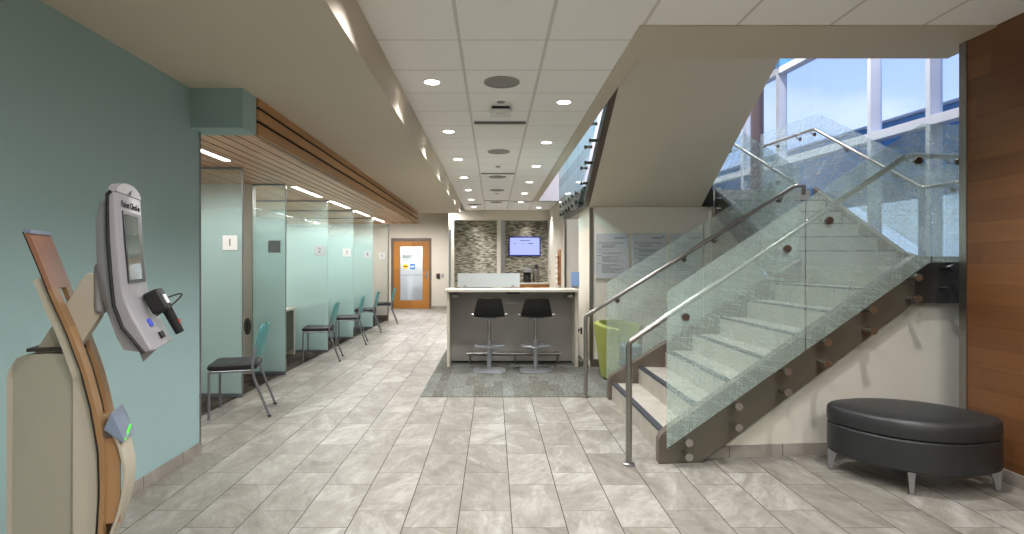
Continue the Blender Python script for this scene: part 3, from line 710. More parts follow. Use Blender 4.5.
ap = thing('access_point', 'white rounded wireless box hung under the ceiling by the nearest slot vent', 'access point', (.072, 5.72, CEIL))
MB().box(-.09, .09, -.09, .09, -.03, 0).build('mount', M['black'], ap)
MB().prism(rounded([(-.11,-.1,-.07),(.11,-.1,-.07),(.11,.1,-.07),(-.11,.1,-.07)], .035), (0,0,.045)).build('cover', M['plate'], ap, bevel=.012, seg=3)
mb = MB()
for k in range(3): mb.lathe([(.006, -.0715), (.006, -.069)], (-.03 + .03*k, -.07, 0), n=10)
mb.build('status_lights', M['ink'], ap)
# ------------------------------------------------------------------ booths
SGN = []
PY = [6.0, 7.25, 9.1, 10.75, 12.5]
plabs = ['nearest frosted glass booth screen, carrying the white number one plate', 'narrow frosted glass booth screen with a blank grey plate', 'frosted glass booth screen bearing the grey number two plate', 'frosted glass booth screen bearing the number three plate', 'farthest frosted glass booth screen bearing the number four plate']
for i, y in enumerate(PY):
    t = thing('glass_partition', plabs[i], 'glass screen', (-2.67, y, 0), group='booth glass screens')
    wd = .42 if i == 1 else 1.6
    MB().box(-wd, 0, 0, .012, .03, 2.44).build('glass_panel', M['booth'], t)
    MB().box(-wd, -.002, -.008, .02, .007, .045).build('floor_channel', M['greymetal'], t)
    MB().box(-wd, -.002, -.006, .018, 2.43, 2.449).build('top_channel', M['greymetal'], t)
    if i < 2: MB().box(-.001, .006, -.004, .016, .03, 2.44).build('edge_trim', M['alum'], t)
    if i == 1: MB().box(-wd-.006, -wd, -.004, .016, .03, 2.44).build('edge_trim', M['alum'], t)
nums = [('1', 'plate', 6.0, -2.795, 'white square plate with number 1 on the nearest booth screen', .157),
        (None, 'plategrey', 7.25, -2.81, 'blank dark grey square plate on the narrow booth screen', .157),
        ('2', 'poster', 9.1, -2.80, 'grey square plate reading 2 on a booth screen', .16),
        ('3', 'plate', 10.75, -2.79, 'white square plate reading 3 on a booth screen', .155),
        ('4', 'poster', 12.5, -2.79, 'pale grey square plate reading 4 on a booth screen', .155),
        ('5', 'plate', 14.3, -2.82, 'white square plate reading 5 on the cream booth end wall', .155)]
for n, m, y, x, lab, sz in nums:
    t = thing('number_plate', lab, 'sign', (x, y - .002, 1.645), group='booth number plates')
    MB().box(-sz/2, sz/2, -.008, 0, -sz/2, sz/2).build('sign_plate', M[m], t, bevel=.002)
    if n: text('digit', n, .11, M['ink'], t, facing_cam(0, -.0088, 0))
    else: MB().box(-sz/2+.012, sz/2-.012, -.0085, -.0078, -sz/2+.012, sz/2-.012).build('tape_patch', M['plategrey'], t)
ll = thing('linear_light', '', 'ceiling light', group='linear lights in the slat soffit')
mb = MB(); mb.box(-.045, -.037, 0, 1.2, -.004, .02); mb.box(.037, .045, 0, 1.2, -.004, .02); mb.box(-.037, .037, 0, .008, -.004, .02); mb.box(-.037, .037, 1.192, 1.2, -.004, .02)
mb.build('light_frame', M['alum'], ll)
MB().box(-.037, .037, .008, 1.192, 0, .006).build('diffuser', M['linear'], ll)
LIN = [4.42, 7.44, 9.14, 10.78, 12.4]
for i, (y, lab) in enumerate(zip(LIN, ('nearest linear light in the slatted soffit, by the teal wall end', 'second linear light in the slatted soffit, beyond the blank grey plate', 'third linear light in the slatted soffit, beyond screen two', 'fourth linear light in the slatted soffit, beyond screen three', 'farthest linear light in the slatted soffit, beyond screen four'))):
    o = ll if i == 0 else copy_tree(ll); o.location = (-2.64, y, 2.446); o['label'] = lab
wg = thing('cable_grommet', 'dark oval grommet on the beige stub wall beside the nearest booth screen', 'grommet', (-3.165, 7.27, .62))
MB().loops([[(.045*q*math.cos(a), y, .11*q*math.sin(a)) for a in [2*math.pi*k/24 for k in range(24)]] for q, y in ((1, 0), (1, -.008), (.85, -.012))]).build('wall_mount', M['vent'], wg, smooth=True)
MB().box(-.006, .006, -.0135, -.0115, -.07, .07).build('slot', M['black'], wg)
# desks and monitors inside the booths
dk = thing('desk', '', 'desk', group='booth desks')
MB().box(-.75, 0, 0, 1.5, .70, .735).build('desktop', M['panel'], dk, bevel=.004)
MB().box(-.03, -.012, .02, 1.45, .09, .70).build('modesty_panel', M['deskfab'], dk)
MB().box(-.72, -.002, 1.455, 1.495, 0, .70).build('end_panel', M['panel'], dk, bevel=.003)
MB().box(-.72, -.002, .005, .03, 0, .70).build('end_panel', M['panel'], dk, bevel=.003)
mo = thing('monitor', '', 'monitor', group='booth monitors')
mo.rotation_euler.z = R(0)
MB().box(-.26, .26, -.02, .02, .13, .46).build('screen', M['plategrey'], mo, bevel=.006)
MB().box(-.03, .03, .02, .05, .01, .3).build('stand', M['black'], mo)
MB().lathe([(.11, 0), (.11, .012), (.03, .02)], n=20).build('base', M['black'], mo, smooth=True)
for i, (y, dl_, ml_) in enumerate(((7.4, 'desk with olive front panel between the blank plate screen and screen two', 'monitor outline behind the glass between the blank plate and screen two'), (9.16, 'desk hidden behind frosted screen two', 'monitor behind frosted screen two'), (10.82, 'desk behind frosted screen three', 'monitor behind frosted screen three'), (12.57, 'desk behind frosted screen four, nearest the cream end wall', 'monitor behind frosted screen four'))):
    o = dk if i == 0 else copy_tree(dk); o.location = (-3.12, y, .006); o['label'] = dl_
    o = mo if i == 0 else copy_tree(mo); o.location = (-3.42, y + 1.0, .741); o['label'] = ml_
# guest chairs ( local +x = front )
def make_chair():
    c = thing('guest_chair', '', 'chair', group='teal backed chairs in front of the booths')
    sp = rounded([(.24,-.245,0),(.24,.245,0),(-.185,.22,0),(-.185,-.22,0)], .07)
    def ring(sc, z): return [(x*sc, y*sc, z) for x, y, _ in sp]
    MB().loops([ring(.93,.435), ring(1,.447), ring(1.01,.465), ring(.99,.482), ring(.9,.493), ring(.5,.498)]).build('seat', M['blackseat'], c, smooth=True)
    mb = MB()
    prof = [(-.145, .535, .15), (-.155, .565, .20), (-.172, .65, .23), (-.19, .74, .228), (-.205, .81, .20), (-.212, .84, .14)]
    rings = []
    for x, z, w in prof:
        fr = [(x - .05*(1 - (t/6.0)**2) + .0, w*t/6.0, z) for t in range(-6, 7)]
        bk = [(p[0] - .014, p[1], p[2]) for p in reversed(fr)]
        rings.append(fr + bk)
    mb.loops(rings).build('backrest', M['tealplas'], c, smooth=True)
    for s in (-1, 1):
        MB().tube([(.215, s*.24, 0), (.215, s*.24, .42), (.2, s*.24, .438)], .0125, 10).build('leg', M['greymetal'], c, smooth=True)
        rl = MB().tube([(-.30, s*.245, 0), (-.165, s*.24, .36), (-.148, s*.238, .44), (-.155, s*.236, .52), (-.18, s*.215, .66)], .0125, 10).build('leg', M['greymetal'], c, smooth=True)
        MB().tube([(.2, s*.24, .43), (-.15, s*.24, .43)], .011, 10).build('side_rail', M['greymetal'], c, smooth=True)
        MB().lathe([(.016, 0), (.016, .014)], (-.298, s*.245, 0), n=10).build('glide', M['black'], rl)
    MB().tube([(.2, -.24, .428), (.2, .24, .428)], .011, 10).build('cross_rail', M['greymetal'], c, smooth=True)
    return c
ch = make_chair()
for i, (x, y, rz, lab) in enumerate(((-2.43, 5.40, 195, 'nearest teal backed chair with black seat before booth one'), (-2.575, 8.42, 190, 'second teal backed chair, before the screen numbered two'), (-2.58, 10.15, 190, 'third teal backed chair, before the screen numbered three'), (-2.67, 11.9, 190, 'fourth teal backed chair, before the screen numbered four'), (-2.64, 13.72, 190, 'farthest teal backed chair, against the cream end wall'))):
    o = ch if i == 0 else copy_tree(ch); o.location = (x, y, .006); o.rotation_euler.z = R(rz); o['label'] = lab
# ------------------------------------------------------------------ end wall door and switches
dr = bpy.data.objects.new('door_1', None); COL.objects.link(dr); struct(dr); dr.location = (-2.633, YE, 0)
mb = MB(); mb.box(-.645, -.575, -.02, .1, 0, 2.27); mb.box(.575, .645, -.02, .1, 0, 2.27); mb.box(-.575, .575, -.02, .1, 2.18, 2.27); mb.build('door_frame', M['framebrown'], dr, bevel=.004)
mb = MB(); mb.box(-.57, -.36, .01, .055, .01, 2.175); mb.box(.36, .57, .01, .055, .01, 2.175); mb.box(-.36, .36, .01, .055, .01, .28); mb.box(-.36, .36, .01, .055, 2.0, 2.175)
mb.build('door_leaf', M['doorwood'], dr)
MB().box(-.36, .36, .03, .036, .28, 2.0).build('glass_panel', M['window'], dr)
mb = MB(); mb.box(-.36, .36, .022, .028, 1.075, 1.10); mb.build('glass_bar', M['alum'], dr)
mb = MB(); mb.box(.46, .52, -.002, .01, .98, 1.22); mb.cyl((.49, 0, 1.06), (.49, -.05, 1.06), .012); mb.cyl((.49, -.05, 1.06), (.38, -.05, 1.06), .011); mb.build('door_handle', M['chrome'], dr, smooth=True)
nt = tag(MB().box(-.30, .06, .020, .024, 1.42, 1.78).build('door_notice', M['paper']), 'pale notice with dark text lines taped inside the wooden door glass', 'notice'); nt.location = (-2.633, YE, 0)
mb = MB()
for z, w in ((1.69, .32), (1.65, .26), (1.60, .3), (1.56, .2)): mb.box(-.28, -.28 + w, .0185, .0205, z, z + (.022 if z > 1.64 else .01))
mb.build('print', M['ink'], nt)
for nm, m, x0, lab in (('round_sticker', 'yellow', -.19, 'round yellow sticker on the door glass'), ('square_sticker', 'blue', .04, 'square blue sticker on the door glass')):
    t = thing(nm, lab, 'sticker', (-2.633 + x0, YE, 1.36))
    if m == 'yellow': MB().cyl((0,.024,0), (0,.019,0), .085, 24).build('face', M[m], t); MB().box(-.06, .06, .0175, .0195, -.018, .018).build('print', M['ink'], t)
    else: MB().box(-.075, .075, .019, .024, -.085, .085).build('face', M[m], t); MB().box(-.05, .05, .0175, .0195, -.03, .03).build('print', M['paper'], t)
t = thing('card_reader', 'small black card reader on the end wall right of the door', 'card reader', (-1.77, YE, 1.06))
MB().box(-.06, .06, -.03, 0, -.08, .08).build('wall_mount', M['black'], t, bevel=.006); MB().box(-.02, .02, -.032, -.029, .03, .05).build('indicator', M['red'], t)
t = thing('light_switch', 'small grey light switch on the end wall beside the black reader', 'light switch', (-1.63, YE, 1.07))
MB().box(-.04, .04, -.012, 0, -.06, .06).build('plate', M['plategrey'], t, bevel=.003); MB().box(-.016, .016, -.018, -.011, -.032, .032).build('rocker', M['alum'], t)
# room behind the door glass
sbox('wall_beyond_door', M['creamlt'], -3.6, -1.8, YE+1.6, YE+1.7, 0, 2.6)
sbox('floor_beyond_door', M['tile'], -3.6, -1.8, YE+.15, YE+1.7, -.1, 0)
# ------------------------------------------------------------------ reception counter
ct = thing('reception_counter', 'bar height grey reception counter with cream top and end panels on the carpet', 'counter', (.285, 7.72, .006))
MB().box(-.955, .885, 0, .62, 1.032, 1.068).build('countertop', M['counter'], ct, bevel=.004)
MB().box(-.928, -.89, .06, .6, 0, 1.032).build('side_panel', M['panel'], ct, bevel=.003)
MB().box(.842, .882, .06, .6, 0, 1.032).build('side_panel', M['panel'], ct, bevel=.003)
fp = MB().box(-.89, .842, .42, .46, .0, 1.032).build('front_panel', M['laminate'], ct)
MB().box(-.89, .842, .408, .42, 0, .025).build('toe_strip', M['black'], fp)
for s in (-1, 1): MB().box(-.02 + s*.80-.035, -.02 + s*.80+.035, .12, .4, .955, .985).build('top_support', M['panel'], ct)
MB().prism([(-.13,.05,1.031),(.09,.05,1.031),(.07,.05,1.008),(-.10,.05,1.008)], (0,.12,0)).build('cable_tray', M['black'], ct)
MB().box(-.13, .07, .414, .42, .84, .87).build('grommet_plate', M['alum'], ct)
fr = MB().tube([(-.66,.26,.15),(.66,.26,.15)], .024, 14).build('foot_rail', M['steel'], ct, smooth=True)
for x in (-.62, 0.02, .62):
    MB().tube([(x, .26, .15), (x, .26, .01)], .013, 10).build('rail_post', M['steel'], fr, smooth=True)
    MB().box(x-.014, x+.014, .26, .42, .14, .165).build('rail_bracket', M['steel'], fr)
gs = thing('counter_screen', 'pale frosted glass screen standing at the back of the reception counter', 'glass screen', (-.07, 8.28, 1.074))
MB().box(-.455, .455, 0, .012, .012, .215).build('glass_panel', M['frost'], gs, bevel=.002)
for x in (-.35, .35): MB().box(x-.02, x+.02, -.015, .027, 0, .04).build('clamp', M['alum'], gs, bevel=.003)
bs = thing('counter_screen', 'small blue frosted screen at the right end of the counter, against the wall', 'glass screen', (1.19, 8.22, 1.074))
MB().box(-.06, .06, 0, .012, .01, .235).build('glass_panel', M['bluefrost'], bs); MB().box(-.05, .05, -.012, .024, 0, .03).build('clamp', M['alum'], bs)
wk = thing('hand_sanitizer_hook', 'small black fitting on the right end panel face of the counter', 'wall fitting', (1.24, 7.75, .86))
wk.name = 'wall_fitting'; wk.location = (1.331, 8.5, .42)
MB().box(-.02, 0, -.03, .03, -.05, .05).build('plate', M['black'], wk, bevel=.004); MB().tube([(-.015, 0, .02), (-.045, 0, .02), (-.05, 0, -.02)], .01, 8).build('hook', M['black'], wk)
wk['label'] = 'small black hook fitting low on the wall edge right of the counter'
# stools
bs = thing('bar_stool', 'left black bar stool with round grey footrest at the reception counter', 'stool', (-.055, 7.5, .006), group='bar stools at the counter')
bp = rounded([(-.215,-.2,0),(.215,-.2,0),(.215,.2,0),(-.215,.2,0)], .13, 8)
MB().loops([[(x, y, 0) for x, y, _ in bp], [(x, y, .012) for x, y, _ in bp], [(x*.96, y*.96, .018) for x, y, _ in bp], [(x*.2, y*.2, .034) for x, y, _ in bp]]).build('base', M['stoolgrey'], bs, smooth=True)
MB().cyl((0,0,.03), (0,0,.42), .029, 18).build('column', M['stoolgrey'], bs, smooth=True)
MB().cyl((0,0,.42), (0,0,.71), .024, 18).build('lift_rod', M['chrome'], bs, smooth=True)
rg = [(.0 + .19*math.cos(a), .02 + .17*math.sin(a), .33) for a in [2*math.pi*k/28 for k in range(28)]]
mb = MB(); mb.tube(rg + [rg[0]], .011, 10); mb.tube([(-.18,.02,.33),(.18,.02,.33)], .009, 8)
mb.build('footrest', M['stoolgrey'], bs, smooth=True)
MB().box(-.1, .1, -.1, .1, .70, .717).build('seat_plate', M['greymetal'], bs, bevel=.004)
# one-piece shell: seat pan curling up into a low back that faces the viewer
prof = [(.20, .692, .195), (.17, .680, .205), (.05, .674, .208), (-.08, .676, .21), (-.15, .692, .205), (-.185, .74, .195), (-.20, .82, .178), (-.212, .90, .158), (-.217, .925, .14)]
rings = []
for y, z, w in prof:
    cur = .02; z += .047
    f_ = [(w*t/6.0, y + (cur*(t/6.0)**2 if z > .745 else 0), z + (.012*(t/6.0)**2 if z <= .745 else 0)) for t in range(-6, 7)]
    b_ = [(p[0], p[1] - (.011 if z > .745 else 0), p[2] - (.011 if z <= .745 else 0)) for p in reversed(f_)]
    rings.append(f_ + b_)
MB().loops(rings).build('seat_shell', M['black'], bs, smooth=True)
for s in (-1, 1): MB().cyl((s*.2, -.14, .747), (s*.238, -.14, .762), .014, 10).build('handle_tip', M['chrome'], bs, smooth=True)
b2_ = copy_tree(bs); b2_.location.x = .56; b2_['label'] = 'right black bar stool with round grey footrest at the reception counter'
# ------------------------------------------------------------------ coffee alcove
cb = thing('coffee_cabinet', 'low wooden cabinet with pale top in the right stone recess', 'cabinet', (1.02, 16.68, 0))
MB().box(-.57, .57, -.52, 0, .0, .86).build('body', M['cabwood'], cb)
for k in range(3): 
    dd = MB().box(-.56 + .375*k, -.56 + .365 + .375*k, -.54, -.52, .1, .845).build('door', M['cabwood'], cb, bevel=.006)
    MB().cyl((-.25+.375*k, -.54, .7), (-.25+.375*k, -.56, .7), .012, 10).build('knob', M['alum'], dd)
MB().box(-.59, .57, -.56, .02, .86, .9).build('worktop', M['counter'], cb, bevel=.004)
cm = thing('coffee_maker', 'black coffee maker on the wooden cabinet beside the tall flask', 'coffee maker', (.98, 16.4, .9))
MB().box(-.1, .1, -.14, .14, 0, .04).build('base', M['black'], cm, bevel=.005); MB().box(-.1, .1, .04, .14, .04, .36).build('tower', M['black'], cm, bevel=.005)
MB().box(-.1, .1, -.14, .14, .30, .42).build('brew_head', M['ksilver'], cm, bevel=.012); MB().lathe([(.06,.04),(.075,.1),(.055,.19),(.05,.2)], (0,-.04,0), 20).build('carafe', M['black'], cm, smooth=True)
fl = thing('vacuum_flask', 'tall steel vacuum flask with black pump top beside the coffee maker', 'flask', (1.24, 16.42, .9))
MB().lathe([(.085,0),(.088,.02),(.088,.36),(.06,.40)], n=24).build('body', M['pot'], fl, smooth=True)
MB().lathe([(.062,.40),(.066,.45),(.05,.5),(.03,.53)], n=20).build('pump_top', M['black'], fl, smooth=True); MB().box(-.015,.015,-.13,-.04,.44,.47).build('spout', M['black'], fl)
ts = thing('television', 'wall mounted television showing a pale lavender slide on the stone wall', 'television', (.92, 16.715, 1.96))
MB().box(-.47, .47, -.06, -.005, -.29, .29).build('housing', M['tvbez'], ts, bevel=.006)
sc_ = MB().box(-.435, .435, -.063, -.059, -.25, .255).build('screen', M['tv'], ts)
mb = MB(); mb.box(-.14, .16, -.0645, -.0625, .16, .185)
for x0, x1 in ((-.32,-.27), (-.06,-.03), (.1,.25)): mb.box(x0, x1, -.0645, -.0625, .07, .1)
mb.build('slide_print', M['tvink'], sc_)
dv = thing('desk_phone', 'dark office device with a lit blue screen behind the counter glass', 'office device', (-.27, 8.62, .78))
dv.name = 'label_printer'; dv.location = (-.178, 8.75, 1.0)
MB().box(-.12, .12, -.06, .1, .0, .28).build('body', M['black'], dv, bevel=.02); MB().box(-.04, .05, -.066, -.058, .19, .25).build('screen', M['teleblue'], dv); MB().box(-.09, .09, -.066, -.058, .04, .07).build('slot', M['greymetal'], dv)
wd_ = thing('work_desk', 'staff desk behind the reception counter carrying the dark device', 'desk', (.1, 8.62, 0))
MB().box(-.62, 1.02, 0, .75, .96, 1.0).build('desktop', M['panel'], wd_, bevel=.003); MB().box(-.62, -.58, .02, .73, .006, .96).build('end_panel', M['panel'], wd_); MB().box(.98, 1.02, .02, .73, .006, .96).build('end_panel', M['panel'], wd_)
bk = thing('keyboard', 'flat black keyboard tray on the staff desk right of the flask', 'keyboard', (.85, 8.8, 1.001))
MB().box(-.2, .2, -.06, .06, 0, .02).build('tray', M['black'], bk, bevel=.004)
mb = MB()
for i in range(10):
    for j in range(3): mb.box(-.18+.036*i, -.15+.036*i, -.05+.034*j, -.022+.034*j, .02, .026)
mb.build('keys', M['ink'], bk)
rk = thing('brochure_rack', 'tall wooden wall rack of white cards right of the stone recess', 'rack', (1.599, 13.6, 1.2))
MB().box(-.03, 0, -.22, .22, -.28, .58).build('back_board', M['cabwood'], rk, bevel=.005)
for k in range(6):
    MB().box(-.09, -.03, -.2, .2, -.25 + .13*k, -.235 + .13*k).build('shelf', M['cabwood'], rk)
    MB().box(-.08, -.07, -.1, .1, -.235 + .13*k, -.16 + .13*k).build('card', M['plate'], rk)
t = thing('light_switch', 'small grey switch on the side wall beside the wooden rack', 'light switch', (1.6, 15.9, 1.2))
MB().box(-.012, 0, -.05, .05, -.07, .07).build('plate', M['plategrey'], t, bevel=.003); MB().box(-.018, -.011, -.02, .02, -.035, .035).build('rocker', M['alum'], t)
# ------------------------------------------------------------------ posters
def poster(x, title, sub, lab):
    p = thing('wall_poster', lab, 'poster', (x, 7.782, 1.535), group='silver notices on the poster wall')
    w, h = .46, .62
    MB().box(-w/2, w/2, 0, .014, -h/2, h/2).build('board', M['poster'], p, bevel=.002)
    text('title', title, .026, M['ink'], p, facing_cam(-w/2+.03, -.0005, h/2-.13), 'LEFT', .0006)
    mb = MB(); rnd = random.Random(int(x*100))
    z = h/2 - .16
    while z > -h/2 + .07:
        if rnd.random() < .14: z -= .012; mb.box(-w/2+.03, -w/2+.03+.06, -.0006, .001, z, z+.006); z -= .012; continue
        mb.box(-w/2+.085, -w/2+.085+rnd.uniform(.1, .31), -.0006, .001, z, z+.0045); z -= .0125
    mb.build('print', M['inkgrey'], p)
    mb = MB(); mb.box(w/2-.2, w/2-.06, -.0006, .001, h/2-.068, h/2-.058); mb.prism([(w/2-.058,-.0006,h/2-.07),(w/2-.03,-.0006,h/2-.05),(w/2-.03,-.0006,h/2-.032)], (0,.001,0)); mb.build('logo', M['ink'], p)
poster(1.635, 'Patient Rights and Responsibilities', '', 'leftmost silver notice on the poster wall, fully in view')
poster(2.145, 'Patients Responsibilities and Rights', '', 'middle silver notice on the poster wall, half behind the stair glass')
poster(2.655, 'Derechos y Responsabilidades', '', 'rightmost silver notice on the poster wall, behind the stair glass')
# ------------------------------------------------------------------ green tub chair
tb = thing('tub_chair', 'lime green tub armchair behind the far stair railing by the poster wall', 'armchair', (1.60, 7.0, .006), R(50))
rings = []
for k in range(25):
    a = R(-20 + 220*k/24)
    ends = abs(k-12)/12.0
    ztop = .70 - .10*max(0, ends-.45)
    zb = .03 + .0*ends
    c_, s_ = math.cos(a), math.sin(a)
    ro, ri = .35, .275
    rings.append([(ri*c_*.8, ri*s_*.8, zb), (ro*c_*.76, ro*s_*.76, zb), (ro*c_*1.0, ro*s_*1.0, ztop-.1), (ro*c_*1.01, ro*s_*1.01, ztop-.02), ((ro-.02)*c_, (ro-.02)*s_, ztop), ((ri+.02)*c_, (ri+.02)*s_, ztop), (ri*c_, ri*s_, ztop-.03)])
MB().loops(rings).build('shell', M['green'], tb, smooth=True)
sp = [(.27*math.cos(a), .05+.27*math.sin(a) if math.sin(a) > 0 else .05 + .33*math.sin(a)) for a in [2*math.pi*k/24 for k in range(24)]]
MB().loops([[(x*q, y*q, z) for x, y in sp] for q, z in ((.74,.17), (.78,.2), (.86,.38), (.82,.42), (.45,.43))]).build('seat', M['seatgrey'], tb, smooth=True)
for x, y in ((-.17,-.1), (.17,-.1), (-.14,.14), (.14,.14)):
    MB().tube([(x*1.12, y*1.12, 0), (x, y, .2)], .014, 10, .024).build('leg', M['black'], tb, smooth=True)
# ------------------------------------------------------------------ ottoman
ot = thing('ottoman', 'charcoal leather almond shaped bench beside the wood wall under the stairs', 'ottoman', (2.74, 3.72, 0), math.atan2(-.42, .9))
def lens(L, Bf, Bb, tipr, n=28):
    pts = []
    for k in range(n): 
        t = -1 + 2*k/(n-1); pts.append((L*t, -Bf*(1 - abs(t)**2.2)))
    for k in range(n):
        t = 1 - 2*k/(n-1); pts.append((L*t, Bb*(1 - abs(t)**2.2)))
    out = []
    for x, y in pts:
        if abs(x) > L - tipr: x = math.copysign(L - tipr + (abs(x) - L + tipr)*.55, x)
        sg = 1 if y >= 0 else -1
        out.append((x, y))
    # widen the tips so that they are rounded, not sharp
    res = []
    m_ = len(out)
    for i, (x, y) in enumerate(out):
        res.append((x, y + (-.035 if i < n else .035)*max(0, 1 - 0)**1))
    # round off the four short corners
    P_ = [Vector((x, y, 0)) for x, y in res]
    for _ in range(2): P_ = [(P_[i-1] + P_[i]*2 + P_[(i+1) % m_]) / 4 for i in range(m_)]
    return [(p.x, p.y) for p in P_]
LP = lens(.497, .305, .30, .04)
def off(q, z):
    out = []
    n = len(LP)
    for i in range(n):
        a, b_ = Vector(LP[i-1]), Vector(LP[(i+1) % n]); t = (b_ - a).normalized(); nn = Vector((t.y, -t.x))
        p = Vector(LP[i]) + nn*q; out.append((p.x, p.y, z))
    return out
MB().loops([off(-.05,.14), off(-.012,.142), off(0,.152), off(.002,.25), off(0,.328), off(-.008,.337), off(-.03,.338)]).build('base', M['leather'], ot, smooth=True)
MB().loops([off(-.03,.339), off(-.008,.341), off(.001,.349), off(.004,.39), off(0,.436), off(-.006,.446), off(-.018,.456), off(-.034,.461), off(-.09,.468), off(-.16,.472)]).build('cushion', M['leather'], ot, smooth=True)
for x, y in ((-.46, 0), (.46, 0), (-.05, -.30), (.02, .30)):
    v = Vector((x, y)); dn = v.normalized(); t = Vector((-dn.y, dn.x))
    rings = []
    for z, w, din, dout in ((0, .011, .02, .008), (.06, .015, .03, .008), (.145, .022, .06, .008)):
        rings.append([(v.x + t.x*w*a + dn.x*b_, v.y + t.y*w*a + dn.y*b_, z) for a, b_ in ((-1,-din), (1,-din), (1,dout), (-1,dout))])
    MB().loops(rings).build('leg', M['alum'], ot, bevel=.003)
# ------------------------------------------------------------------ check-in kiosk
PH = R(18)
kk = thing('checkin_kiosk', 'cream and bamboo check-in kiosk with tilted silver touchscreen by the teal wall', 'kiosk', (-1.378, 1.95, 0), PH)
# kiosk frame: x forward, y across (0 = near edge), z up
KW, PW = .30, .165
near = [(-.188,1.521),(-.152,1.42),(-.109,1.291),(-.067,1.181),(-.023,1.042),(.006,.909),(.027,.769),(.031,.63),(.024,.478),(.006,.30),(-.02,.13),(-.05,0)]
def sheet(mb, prof, th, y0, y1):
    n = len(prof); fr = [Vector((p[0], 0, p[1])) for p in prof]; bk = []
    for i in range(n):
        a = fr[max(0,i-1)]; b_ = fr[min(n-1,i+1)]; t = (b_-a).normalized(); nn = Vector((t.z, 0, -t.x)); bk.append(fr[i] + nn*th)
    ring = fr + list(reversed(bk))
    return mb.loops([[(p.x, y0, p.z) for p in ring], [(p.x, y1, p.z) for p in ring]])
def interp(prof, n=24):
    out = []
    zs = [prof[0][1] + (prof[-1][1]-prof[0][1])*k/n for k in range(n+1)]
    for z in zs:
        for i in range(len(prof)-1):
            if prof[i][1] >= z >= prof[i+1][1]:
                t = (prof[i][1]-z)/(prof[i][1]-prof[i+1][1]); out.append((prof[i][0] + (prof[i+1][0]-prof[i][0])*t, z)); break
    return out
full = interp(near, 40)
up = [p for p in full if p[1] >= 1.30]; mid = [p for p in full if .86 <= p[1] <= 1.34]; low = [p for p in full if p[1] <= .90]
mb = MB(); sheet(mb, up, .014, 0, PW)
mb.build('upper_veneer', M['kwood2'], kk)
mb = MB(); sheet(mb, mid, .014, 0, .058); sheet(mb, mid, .014, PW-.05, PW); mb.build('panel_rail', M['kwood'], kk)
mb = MB(); sheet(mb, low, .014, 0, PW); mb.build('front_panel', M['kwood'], kk)
shift = lambda pr, d: [(x - d, z) for x, z in pr]
mb = MB(); sheet(mb, shift([p for p in full], .014), .003, -.003, .07); mb.build('panel_edging', M['black'], kk)
mb = MB(); sheet(mb, shift([p for p in full if p[1] > 1.0 and p[1] < 1.39], .016), .03, .006, .05); mb.build('panel_backing', M['kcream'], kk)
MB().box(-.203, -.183, 0, PW, 1.516, 1.53).build('top_cap', M['kblue'], kk)
# body shell: chamfered plan, rounded rear shoulder
fx = lambda z: [x for x, zz in [min(full, key=lambda p: abs(p[1]-z))]][0] - .03
rear = rounded([(-.288,0,0),(-.288,0,1.104),(-.068,0,1.104)], [0,.10,0], 8)
side = [(p[0], p[2]) for p in rear]
inner = [(-.066, 0)]
mb = MB()
nearp = side + inner
nr = [(x, .02 + (.03 if x < -.25 else 0.0) + .28*max(0, -.1 - x), z) for x, z in nearp]
fr_ = [(x, PW - .02 - .28*max(0, -.1 - x), z) for x, z in nearp]
mb.loops([nr, fr_]).build('body', M['kcream'], kk, bevel=.006)
frp = [(-.066, 0), (-.066, 1.11)] + [(p[0]-.024, p[1]) for p in full if p[1] <= 1.108]
mb = MB(); mb.loops([[(x, .012, z) for x, z in frp], [(x, PW-.012, z) for x, z in frp]]).build('front_shell', M['kcream'], kk)
MB().prism([(-.21,.04,1.113),(-.06,.04,1.113),(-.06,.13,1.113),(-.21,.13,1.113)], (0,0,.012)).build('arm_socket', M['stringer_dk'], kk)
# arm
arm = rounded([(-.20,0,1.10),(-.043,0,1.385),(-.01,0,1.378),(.0,0,1.23),(-.075,0,1.10)], [0,.02,.02,.02,0], 4)
MB().prism([(p[0], .06, p[2]) for p in arm], (0,.05,0)).build('arm', M['kcream'], kk, bevel=.006)
# head: rear housing, front shell, screen
hf = [(.067,1.668),(.068,1.64),(.076,1.50),(.088,1.351),(.098,1.29),(.123,1.224),(.182,1.106)]
HW0, HW1 = 0.0, .30
def headring(prof_f, prof_b, y): return [(x, y, z) for x, z in prof_f] + [(x, y, z) for x, z in reversed(prof_b)]
hb = [(.050,1.668),(.038,1.655),(.040,1.50),(.050,1.35),(.058,1.27),(.084,1.19),(.150,1.098)]
rings = []
for y, s in ((HW0, .0), (HW0+.012, 1), (HW1-.012, 1), (HW1, 0)):
    r_ = []
    for (x, z) in hf: r_.append((x - (.008 if s == 0 else 0), y, z))
    for (x, z) in reversed(hb): r_.append((x, y, z))
    rings.append(r_)
hd = MB().loops(rings).build('head', M['ksilver'], kk, bevel=.006, seg=3)
